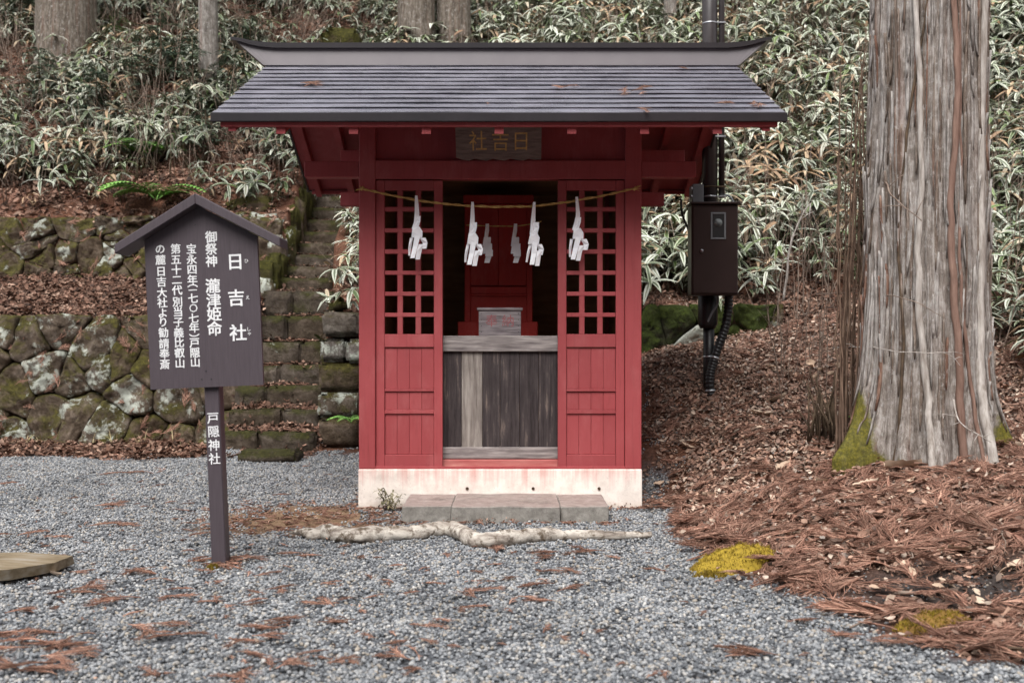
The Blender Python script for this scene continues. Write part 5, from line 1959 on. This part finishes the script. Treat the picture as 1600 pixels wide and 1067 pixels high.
# ------------------------------------------------------------------ single sprays on gravel and roof
SPR_PTS = [(170, 719, 35), (176, 742, 50), (6, 759, 40), (176, 792, 45), (180, 822, 52), (24, 839, 55), (86, 843, 42), (96, 871, 42), (315, 836, 26), (312, 877, 48), (386, 877, 62),
           (478, 869, 48), (240, 897, 58), (313, 896, 28), (414, 901, 42), (341, 912, 36), (120, 897, 36), (146, 925, 105), (176, 942, 75), (270, 937, 48), (289, 924, 42), (41, 957, 55),
           (86, 952, 42), (326, 942, 48), (356, 952, 40), (405, 948, 46), (435, 927, 46), (394, 929, 40), (514, 916, 32), (495, 948, 58), (546, 939, 32), (247, 984, 62), (259, 999, 85),
           (412, 980, 72), (446, 978, 42), (527, 976, 42), (405, 1006, 85), (45, 999, 115), (30, 1014, 125), (112, 1029, 115), (124, 1013, 85), (487, 1029, 48), (405, 1032, 55), (34, 1047, 135),
           (75, 1053, 105), (431, 1047, 105), (240, 1059, 55), (397, 1060, 62), (577, 999, 32), (616, 887, 30), (785, 865, 52), (856, 872, 62), (931, 867, 62), (768, 887, 38), (740, 897, 34),
           (875, 895, 52), (802, 906, 38), (830, 917, 42), (869, 924, 58), (1029, 893, 42), (759, 932, 62), (729, 953, 52), (834, 940, 52), (796, 959, 32), (635, 930, 36), (511, 915, 36),
           (511, 947, 34), (605, 917, 32), (526, 977, 48), (672, 977, 44), (654, 1007, 55), (624, 1030, 62), (522, 1045, 62), (639, 1054, 44), (965, 876, 42), (582, 936, 34), (672, 914, 36),
           (1017, 1058, 38), (1180, 1021, 75), (1165, 1029, 55), (1259, 972, 45), (1397, 1010, 95), (1300, 1000, 60), (700, 872, 35), (565, 872, 34), (1100, 960, 30), (940, 990, 28), (880, 1000, 26),
           (205, 862, 30), (250, 760, 26), (120, 780, 26), (60, 800, 28), (290, 790, 22), (445, 775, 26)]
rs = random.Random(77)
BIG = [spray_mesh(200 + i, 1.0, M_SPRAY, .14, True) for i in range(12)]


def one_spray(p, size, tilt_x, label, group, flat=True):
    m = rs.choice(BIG)
    o = bpy.data.objects.new('cedar_spray', m)
    place(o, p, None)
    k = size / .21
    o.scale = (k, k * rs.uniform(.8, 1.1), k * .9)
    az_ = rs.choice((0, math.pi)) + rs.gauss(0, .8)
    o.rotation_euler = (Euler((tilt_x, 0, 0)).to_matrix() @ Euler((rs.gauss(0, .05), rs.gauss(0, .05), az_)).to_matrix()).to_euler()
    tag(o, label, 'cedar spray', group)


for px, py, ln in SPR_PTS:
    d = EYE / (py - CY) * F
    size = ln / F * d
    cnt = 1 if ln < 44 else (2 if ln < 80 else 4)
    for c_ in range(cnt):
        x_ = xx(px, d) + (rs.gauss(0, size * .22) if cnt > 1 else 0)
        y_ = d + (rs.gauss(0, size * .16) if cnt > 1 else 0)
        if px < 200 and py > 980:
            wh = 'in the heap at the lower left corner of the gravel'
        elif abs(px - 343) < 115 and 830 < py < 915:
            wh = 'on the gravel around the foot of the sign post'
        elif py < 850:
            wh = 'on the far gravel left of the sign post'
        elif px < 230 and py < 910:
            wh = 'on the gravel near the old board'
        elif px < 230:
            wh = 'on the gravel just below the old board'
        elif px > 1000:
            wh = 'on the gravel at the edge of the brown mound'
        elif py < 912 and px > 560:
            wh = 'on the gravel just in front of the pale log'
        elif px < 600 and py < 965:
            wh = 'on the gravel below the sign post'
        elif px < 600:
            wh = 'on the gravel along the bottom edge, left of centre'
        else:
            wh = 'on the open gravel in the middle foreground'
        one_spray((x_, y_, hz(x_, y_) + .012 + .006 * c_), max(.11, min(.26, size * (1.0 if cnt < 3 else .62))), 0, 'rust-brown cedar spray ' + wh, 'cedar sprays scattered on the gravel')
for px, py, ln in ((487, 131, 46), (480, 134, 34), (870, 136, 36), (897, 135, 30), (975, 141, 40), (1000, 141, 40), (1003, 147, 22), (1127, 162, 36), (1180, 161, 34), (1190, 165, 36), (762, 163, 14), (1070, 108, 24), (1005, 171, 30)):
    d = (ZE + .03 - EYE - E0 * PITCH) / ((CY - py) / F - PITCH)
    p = P(px, py, d)
    one_spray(p + Vector((0, 0, .0)), max(.07, ln / F * d), math.atan(PITCH), 'rusty cedar spray on the ' + ('left end of the metal roof' if px < 600 else 'right corner of the metal roof' if px > 1100 else 'ridge side of the metal roof' if py < 110 else 'middle of the metal roof eave' if px < 800 else 'right half of the metal roof'), 'cedar sprays on the roof')
# needle bits between the pebbles
x, y = cloud(2600, -6, 3, 3.6, 12, lambda x, y: gravel_w(x, y) * footprint(x, y) * np.clip(.85 - .28 * (x + .2), .12, 1) * (1 - .6 * ss(6.5, 9, y)) * .42)
lay('needle_crumbs', [spray_mesh(300 + i, .42, M_SPRAY, .03) for i in range(5)] + [leaflit_kind(370 + i, 2, M_LEAF, .03, .012, .035) for i in range(3)], x, y, .012, .5, 1.1,
    'rusty needle bits and leaf scraps among the grey pebbles', 21, .12)
xa_ = np.concatenate([NP.uniform(SX - HW - .12, SX + HW + .12, 150), SX - HW - np.abs(NP.normal(0, .05, 60)), SX + HW + np.abs(NP.normal(0, .06, 60)), NP.normal(BX, .09, 40), NP.uniform(-.9, .8, 90)])
ya_ = np.concatenate([FD - np.abs(NP.normal(0, .045, 150)), NP.uniform(FD, 10, 60), NP.uniform(FD, 9.2, 60), NP.normal(SD - .02, .07, 40), 7.58 - np.abs(NP.normal(0, .05, 90))])
lay('needle_crumbs', [spray_mesh(320 + i, .5, M_SPRAY, .03) for i in range(4)] + [leaflit_kind(390 + i, 4, M_LEAFD, .03, .012, .04) for i in range(3)], xa_, ya_, .008, .6, 1.2,
    'brown needle debris collected along the plinth, step and sign post', 23, .15)
# sprays caught on the stone wall faces
pos, nn = [], []
for k in range(90):
    if k < 62:
        z_ = NP.uniform(.05, 1.6); pos.append((NP.uniform(-7.2, -3.5), 12.92 - .07 + z_ * .1, z_))
    else:
        z_ = NP.uniform(2.3, 3.15); pos.append((NP.uniform(-8, -3.6), 15.26 - .08 + (z_ - 2.15) * .12, z_))
    nn.append((NP.normal(0, .25), -1, .35))
nn = np.array(nn); nn /= np.linalg.norm(nn, axis=1, keepdims=True)
scatter('wall_litter', SPRAYS, np.array(pos), nn, NP.uniform(.7, 1.3, len(pos)), 'brown cedar sprays caught on the boulder wall faces', 22, .2)

# ------------------------------------------------------------------ moss cushions
def moss_cushion(px, py, rx, ry, h, label, seed, rot=0.0):
    d = EYE / (py - CY) * F
    for _ in range(6):
        x_ = xx(px, d); zg = hz(x_, d)
        d = (EYE - zg) / (py - CY) * F
    r = random.Random(seed)
    a = Acc()
    c0 = Vector((xx(px, d), d, 0))
    nr, na = 9, 26
    V, Fc = [], []

    def surf(u, v):
        e = u * u + v * v
        q = Vector((u * 2.2, v * 2.2, seed))
        edge = 1 + .28 * noise.noise(q)
        k = max(0, 1 - e / edge)
        X_ = c0.x + (u * rx * math.cos(rot) - v * ry * math.sin(rot)); Y_ = c0.y + (u * rx * math.sin(rot) + v * ry * math.cos(rot))
        return Vector((X_, Y_, hz(X_, Y_) - .012 + h * k ** .6 * (1 + .5 * noise.noise(q * 2.3))))
    for i in range(nr):
        for j in range(na):
            th = 2 * math.pi * j / na
            rr_ = (i / (nr - 1)) * (1 + .22 * noise.noise(Vector((math.cos(th) * 1.5, math.sin(th) * 1.5, seed * 2.3))))
            V.append(surf(rr_ * math.cos(th), rr_ * math.sin(th)))
    for i in range(nr - 1):
        for j in range(na):
            j2 = (j + 1) % na
            Fc.append((i * na + j, i * na + j2, (i + 1) * na + j2, (i + 1) * na + j))
    root = empty('moss_cushion', (c0.x, c0.y, hz(c0.x, c0.y)), label, 'moss')
    mesh_obj('moss_bed', V, Fc, M_MOSS, root, True)
    for k in range(2600):
        th = r.uniform(0, 6.28); q = (math.sqrt(r.random()) if k < 2100 else r.uniform(.9, 1.45)) * (1 + .22 * noise.noise(Vector((math.cos(th) * 1.5, math.sin(th) * 1.5, seed * 2.3))))
        b = surf(q * math.cos(th), q * math.sin(th))
        t_ = b + Vector((r.gauss(0, .007), r.gauss(0, .007), r.uniform(.008, .02)))
        s_ = Vector((r.uniform(-1, 1), r.uniform(-1, 1), 0)).normalized() * .0028
        a.add([b - s_, b + s_, t_], [(0, 1, 2)])
    kind(a.obj('tufts', M_MOSS, root, False), 'stuff')


moss_cushion(1150, 884, .31, .15, .11, 'yellow-green moss cushion at the edge of the gravel and litter', 3, .35)
moss_cushion(1458, 984, .20, .09, .08, 'smaller yellow moss cushion near the lower right corner', 5, .15)
moss_cushion(1112, 900, .12, .06, .03, 'thin flat end of moss beside the gravel', 8, .3)
moss_cushion(333, 889, .035, .03, .03, 'tiny moss tuft at the foot of the sign post', 7)

# ------------------------------------------------------------------ twigs and pale leaves on the mound
def ray_ground(px, py):
    d0 = 4.0
    for k in range(4000):
        d0 += .004
        p = P(px, py, d0)
        if p.z <= hz(p.x, d0) + .002:
            return p
    return P(px, py, 8)


TW = [((1360, 705), (1290, 712), (1240, 740)), ((1125, 700), (1175, 715), (1210, 735)), ((1255, 718), (1262, 745), (1290, 752)), ((1395, 930), (1440, 931), (1500, 926)), ((1480, 1013), (1540, 1020), (1600, 1025)),
      ((1150, 895), (1180, 905), (1200, 917)), ((1335, 790), (1337, 770), (1325, 765)), ((1195, 800), (1200, 782), (1215, 775)), ((1420, 860), (1425, 880), (1422, 885)), ((1000, 612), (1040, 603), (1095, 600)),
      ((1560, 800), (1568, 840), (1575, 870)), ((1330, 985), (1350, 980), (1375, 975)), ((1515, 955), (1560, 965), (1600, 968)), ((1210, 875), (1250, 890), (1280, 888)), ((1130, 660), (1160, 640), (1220, 650))]
for i, pl in enumerate(TW):
    pts = smooth_path([ray_ground(*q) + Vector((0, 0, .02)) for q in pl], 5)
    pts = [p + noise.noise_vector(p * 7) * .02 for p in pts]
    r0 = (.006 if i not in (3, 4) else .012)
    v, f = tube_geo(pts, [r0 * (1 - .6 * k / len(pts)) for k in range(len(pts))], 5)
    o = mesh_obj('fallen_twig', v, f, M_TWIG if i != 4 else M_TWIGD, None, True)
    tag(o, 'thin dry twig lying on the leaf litter' if i != 4 else 'thick dark stick at the lower right edge of the litter', 'twig', 'twigs on the litter' if i != 4 else None)


def big_leaf(px, py, ln, label, grp, lift=.02, mat=None, n=1):
    p = ray_ground(px, py) + Vector((0, 0, lift))
    r = random.Random(int(px * 7 + py))
    a = Acc()
    size = ln / F * p.y
    th = r.uniform(-.5, .5)
    rot = Euler((r.uniform(-.5, .3), r.uniform(-.4, .4), th)).to_matrix()
    rows, cols = 9, 5
    V, Fc = [], []
    for i in range(rows):
        t = i / (rows - 1)
        w = size * .34 * math.sin(math.pi * min(1, t * .95 + .04)) ** .7 * (1 + .25 * math.sin(i * 2.6))
        for j in range(cols):
            s_ = j / (cols - 1) * 2 - 1
            z_ = size * (.35 * (t - .5) ** 2 + .16 * s_ * s_ + .06 * noise.noise(Vector((t * 4, s_ * 2, px))))
            V.append(p + rot @ Vector((size * (t - .5), s_ * w, z_)))
    for i in range(rows - 1):
        for j in range(cols - 1):
            Fc.append((i * cols + j, i * cols + j + 1, (i + 1) * cols + j + 1, (i + 1) * cols + j))
    o = mesh_obj('fallen_leaf', V, Fc, mat or M_PALELEAF, None, True)
    tag(o, label, 'leaf', grp)


big_leaf(1413, 737, 58, 'largest pale crumpled leaf below the big cedar', None)
for px, py, ln in ((1215, 628, 30), (1190, 652, 34), (1205, 577, 18), (1075, 703, 24), (1225, 735, 30), (1135, 783, 24), (1110, 780, 26), (1290, 760, 34), (1500, 865, 34), (1590, 890, 34), (1355, 765, 40), (1440, 715, 34), (1595, 705, 30), (1170, 690, 22), (1030, 760, 18), (1240, 840, 22)):
    big_leaf(px, py, ln, 'pale bleached fallen leaf lying on the mound of brown litter', 'pale leaves on the mound')
big_leaf(86, 903, 22, 'small pale leaf on the gravel beside the old board', None)
big_leaf(806, 772, 34, 'curled brown leaf on the stone step against the plinth', None, .135, M_LEAF)

# ------------------------------------------------------------------ bare shrubs
def stems(name, label, base_list, mat, seed, cat='shrub', n_side=3, parent_name='stems'):
    """base_list: (start point, list of points, radius)"""
    r = random.Random(seed)
    root = empty(name, base_list[0][0][0], label, cat)
    a = Acc()
    for pts, rad0 in base_list:
        path = smooth_path(pts, 5)
        path = [p + noise.noise_vector(p * 5 + Vector((seed, 0, 0))) * .025 for p in path]
        L_ = len(path)
        a.tube(path, [rad0 * (1 - .75 * i / L_) for i in range(L_)], 5)
        for k in range(n_side):
            i = r.randint(L_ // 4, L_ - 2)
            d = Vector((r.gauss(0, .6), r.gauss(0, .4), r.uniform(.1, .9))).normalized()
            ln = r.uniform(.12, .4)
            q = path[i]
            m_ = q + d * ln * .5 + Vector((0, 0, .02))
            e = q + d * ln + Vector((r.gauss(0, .04), 0, -.03))
            a.tube([q, m_, e], [rad0 * .4, rad0 * .3, rad0 * .12], 4)
    o = a.obj(parent_name, mat, root)
    kind(o, 'stuff')
    return root


rq = random.Random(5)


def shoot(px, d, h, lean, r):
    x_ = xx(px, d)
    b = Vector((x_, d, hz(x_, d) - .03))
    return ([b, b + Vector((lean * .3, 0, h * .35)), b + Vector((lean * .7, rq.gauss(0, .05), h * .7)), b + Vector((lean, rq.gauss(0, .1), h))], r)


stems('bare_shrub', 'thicket of bare dark upright stems against the left side of the big cedar', [shoot(rq.uniform(1305, 1375), rq.uniform(7.9, 8.9), rq.uniform(1.4, 3.4), rq.gauss(.05, .10), rq.uniform(.006, .013)) for _ in range(38)], M_TWIGB, 1)
stems('bare_shrub', 'sparse leafless shrub between the meter box and the big cedar', [shoot(rq.uniform(1215, 1320), rq.uniform(9.6, 10.6), rq.uniform(.7, 1.7), rq.gauss(.05, .15), rq.uniform(.004, .008)) for _ in range(20)], M_TWIG, 2)
stems('bare_shrub', 'leafless shoots on the bank above the low mossy wall', [shoot(rq.uniform(1180, 1340), rq.uniform(12.4, 13.6), rq.uniform(1.0, 2.4), rq.gauss(-.2, .4), rq.uniform(.004, .009)) for _ in range(22)], M_TWIG, 3)
stems('bare_shrub', 'thin pale shoots in the bamboo at the upper left', [shoot(rq.uniform(150, 420), rq.uniform(17.5, 20), rq.uniform(1.2, 2.4), rq.gauss(0, .3), rq.uniform(.006, .011)) for _ in range(16)], M_TWIG, 4)
stems('bare_shrub', 'thin shoots in the bamboo right of the huge cedar', [shoot(rq.uniform(1540, 1600), rq.uniform(9.2, 11.5), rq.uniform(1.0, 2.2), rq.gauss(.1, .3), rq.uniform(.004, .008)) for _ in range(9)], M_TWIG, 6)
# arching pale branch and twigs crossing the cedar
for i, (pl, r_, lb) in enumerate(((((1225, 470, 11), (1236, 380, 11), (1255, 335, 11), (1268, 318, 11)), .014, 'pale forked branch standing in the bamboo left of the cedar'),
                                  (((1275, 460, 8.9), (1340, 458, 8.2), (1420, 468, 7.3), (1478, 500, 7.25)), .005, 'long thin twig drooping across the cedar trunk'),
                                  (((1300, 545, 8.6), (1345, 542, 7.9), (1410, 550, 7.25), (1480, 553, 7.2), (1500, 572, 7.2)), .005, 'pale horizontal twig crossing the lower cedar trunk'),
                                  (((1490, 625, 7.2), (1500, 660, 7.1), (1530, 680, 7.0), (1548, 690, 7.0)), .006, 'pale forked twig leaning on the cedar foot'),
                                  (((1270, 290, 9.3), (1310, 282, 8.9), (1350, 300, 8.6), (1358, 320, 8.5)), .005, 'arching bare twig left of the cedar'),
                                  (((1366, 240, 8.2), (1385, 290, 7.6), (1400, 312, 7.4), (1440, 345, 7.3)), .008, 'slanting pale twig in front of the cedar bark'))):
    pts = smooth_path([P(*q) for q in pl], 7)
    pts = [p + noise.noise_vector(p * 8) * .012 for p in pts]
    root = empty('bare_branch', pts[0], lb, 'branch')
    a = Acc()
    a.tube(pts, [r_ * (1.1 - .7 * k / len(pts)) for k in range(len(pts))], 5)
    for k in range(5):
        q = pts[rq.randint(3, len(pts) - 2)]
        dv = Vector((rq.gauss(0, 1), rq.gauss(0, .3), rq.gauss(.2, .8))).normalized() * rq.uniform(.06, .2)
        a.tube([q, q + dv * .5 + Vector((0, 0, .01)), q + dv], [r_ * .5, r_ * .4, r_ * .15], 4)
    kind(a.obj('twigs', M_VINEP if i in (0, 3, 2) else M_TWIG, root), 'stuff')

# dead clump with pale curled leaves left of the cedar
dc = empty('dead_shrub', ray_ground(1290, 690), 'dark dead clump topped with pale curled leaves left of the cedar foot', 'shrub')
a = Acc()
b0 = WORLD[dc.name]
for k in range(34):
    tx = rq.gauss(0, .10); h = rq.uniform(.25, .62)
    b = b0 + Vector((rq.gauss(0, .07), rq.gauss(0, .07), -.03))
    a.tube([b, b + Vector((tx * .3, rq.gauss(0, .04), h * .5)), b + Vector((tx, rq.gauss(0, .08), h))], [.010, .008, .004], 5)
kind(a.obj('stems', M_TWIGD, dc), 'stuff')
for (px, py, s_) in ((1268, 572, .075), (1306, 572, .065), (1283, 580, .05), (1300, 585, .045), (1276, 590, .05)):
    p = P(px, py, b0.y)
    V, Fc = [], []
    rot = Euler((rq.uniform(-1.2, -.3), rq.uniform(-.5, .5), rq.uniform(0, 6))).to_matrix()
    for i in range(6):
        for j in range(4):
            t, u = i / 5, j / 3 * 2 - 1
            V.append(p + rot @ Vector((s_ * 1.3 * (t - .5), s_ * .5 * u * math.sin(3.0 * (t * .9 + .06)), s_ * (.5 * u * u + .5 * (t - .5) ** 2))))
    for i in range(5):
        for j in range(3):
            Fc.append((i * 4 + j, i * 4 + j + 1, i * 4 + 5 + j, i * 4 + 4 + j))
    mesh_obj('curled_leaf', V, Fc, M_PALELEAF, dc, True)

# ------------------------------------------------------------------ ferns, seedling, saplings, grass
def fern(base, size, nf, label, seed, mat=None):
    r = random.Random(seed)
    root = empty('fern', base, label, 'fern')
    base = Vector(base)
    for k in range(nf):
        th = 2 * math.pi * k / nf + r.uniform(-.4, .4)
        L_ = size * r.uniform(.75, 1.1)
        a = Acc()
        p = base.copy()
        d = Vector((math.cos(th) * .75, math.sin(th) * .75, .9)).normalized()
        side = Vector((-math.sin(th), math.cos(th), 0))
        path = [p.copy()]
        n = 16
        for i in range(n):
            d = (d + Vector((0, 0, -.10))).normalized()
            p = p + d * L_ / n
            path.append(p.copy())
        a.tube(path, [.005 * (1 - .8 * i / n) for i in range(n + 1)], 3)
        for i in range(3, n + 1):
            t = i / n
            w = L_ * .24 * math.sin(math.pi * (t * .82 + .14)) ** .8
            for s_ in (-1, 1):
                dv = (side * s_ + (path[i] - path[i - 1]).normalized() * .45)
                leaf_strip(a, path[i], dv, (0, 0, 1), w, L_ * .065, .35, .1, 3)
        a.obj('frond', mat or M_FERN, root)
    return root


def at_hill(px, py, dmin=12.8):
    d0 = dmin
    while d0 < 28:
        p = P(px, py, d0)
        if p.z <= hz(p.x, d0):
            return Vector((p.x, d0, hz(p.x, d0)))
        d0 += .02
    return P(px, py, 16)


fern(at_hill(248, 318, 15.5) + Vector((0, -.1, .02)), .9, 12, 'bright green fern just above the sign roof', 1)
fern(at_hill(228, 258, 15.6) + Vector((0, -.15, .12)), .75, 10, 'darker green fern higher in the bank above the sign', 2)
fern(at_hill(185, 62, 16), .7, 8, 'fern beside the broad trunk at the top left', 3)
fern(ray_ground(1348, 655), .17, 6, 'small pale fern at the mossy foot of the cedar', 4)
fern(P(548, 660, 11.9), .3, 7, 'low green fern in the corner between stairs and red shrine', 6)
fern(at_hill(6, 262, 15.6), .5, 7, 'green fern at the left edge of the bank', 7)


def conifer(base, h, label, seed):
    r = random.Random(seed)
    base = Vector(base)
    root = empty('conifer_sapling', base, label, 'sapling', 'dark conifer saplings in the bamboo')
    v, f = tube_geo([base - Vector((0, 0, .1)), base + Vector((.02, 0, h * .5)), base + Vector((0, 0, h))], [.022, .015, .005], 6)
    mesh_obj('stem', v, f, M_TWIGD, root, True)
    a = Acc()
    for k in range(int(20 * h) + 10):
        z = r.uniform(.2, 1) * h
        th = r.uniform(0, 6.28)
        L_ = (h - z) * .42 + r.uniform(.14, .3)
        p = base + Vector((0, 0, z))
        d = Vector((math.cos(th), math.sin(th), .12)).normalized()
        side = Vector((-math.sin(th), math.cos(th), 0))
        for i in range(1, 9):
            t = i / 8
            q = p + d * L_ * t + Vector((0, 0, -.10 * t * t))
            w = L_ * .34 * (1.05 - t * .75)
            for s_ in (-1, 1):
                dv = side * s_ + d * r.uniform(.5, 1.0)
                leaf_strip(a, q, dv, (0, 0, 1), w, .03, r.uniform(.2, .8), .1, 2)
    kind(a.obj('foliage', M_CONIF, root), 'stuff')


for i, (px, py, h) in enumerate(((250, 150, 1.2), (205, 190, 1.0), (300, 190, 1.1), (355, 185, .9), (150, 215, .9), (320, 258, .8), (30, 60, 1.3), (128, 40, 1.2), (390, 120, 1.0), (60, 175, .9))):
    conifer(at_hill(px, py, 15.6), h * 1.35, 'dark blue-green conifer sapling ' + ('left of the slim pale trunk', 'low in the bamboo, well left of the slim trunk', 'just in front of the slim pale trunk', 'between slim trunk and roof end',
            'left of centre in the left bank', 'under the slim pale trunk, lowest on the bank', 'at the top left corner', 'in front of the broad cedar trunk', 'closest to the roof tip', 'at the left edge below the broad trunk')[i], 30 + i)

sd_ = empty('seedling', (xx(612, 8.15), 8.12, 0), 'small grey-green seedling against the plinth left of the step', 'seedling')
a = Acc()
for k in range(9):
    th = rq.uniform(0, 6.28)
    b = WORLD[sd_.name] + Vector((rq.gauss(0, .02), rq.gauss(0, .02), -.01))
    h = rq.uniform(.10, .22)
    t_ = b + Vector((math.cos(th) * .09, math.sin(th) * .05, h))
    a.tube([b, (b + t_) * .5 + Vector((0, 0, .02)), t_], [.004, .003, .002], 4)
    for q in range(9):
        c_ = b.lerp(t_, .35 + .65 * q / 8)
        leaf_strip(a, c_, (rq.gauss(0, 1), rq.gauss(0, 1), rq.uniform(0, .6)), (0, 0, 1), .06, .017, .8, .1, 2)
a.obj('sprigs', island_mat('seedling_grey_green', [(0.0, S(96, 94, 70)), (1.0, S(136, 128, 100))], .7, .2, 20, .15, 0), sd_)

# dry grass at the wall foot and a few green blades on the mound
def grass_kind(seed):
    r = random.Random(seed)
    a = Acc()
    for k in range(22):
        th = r.uniform(0, 6.28); el = r.uniform(.5, 1.4)
        leaf_strip(a, (r.gauss(0, .03), r.gauss(0, .03), 0), (math.cos(th) * math.cos(el), math.sin(th) * math.cos(el), math.sin(el)), (.1, .05, 1), r.uniform(.1, .26), .007, r.uniform(.8, 2.2), .1, 3)
    return a.mesh('grass_kind', M_GRASS)


GR = [grass_kind(i) for i in range(4)]
gp = [(-5.9, 12.75), (-6.3, 12.7), (-5.2, 12.72), (-4.6, 12.7), (-6.9, 12.75), (-4.2, 12.75), (-3.7, 12.7), (-5.0, 12.78), (-6.05, 12.78), (-7.3, 12.75)]
gx_ = np.array([p[0] for p in gp]); gy_ = np.array([p[1] for p in gp])
lay('dry_grass', GR, gx_, gy_, 0, .9, 1.4, 'tufts of dry straw grass at the foot of the boulder wall', 31, .1)
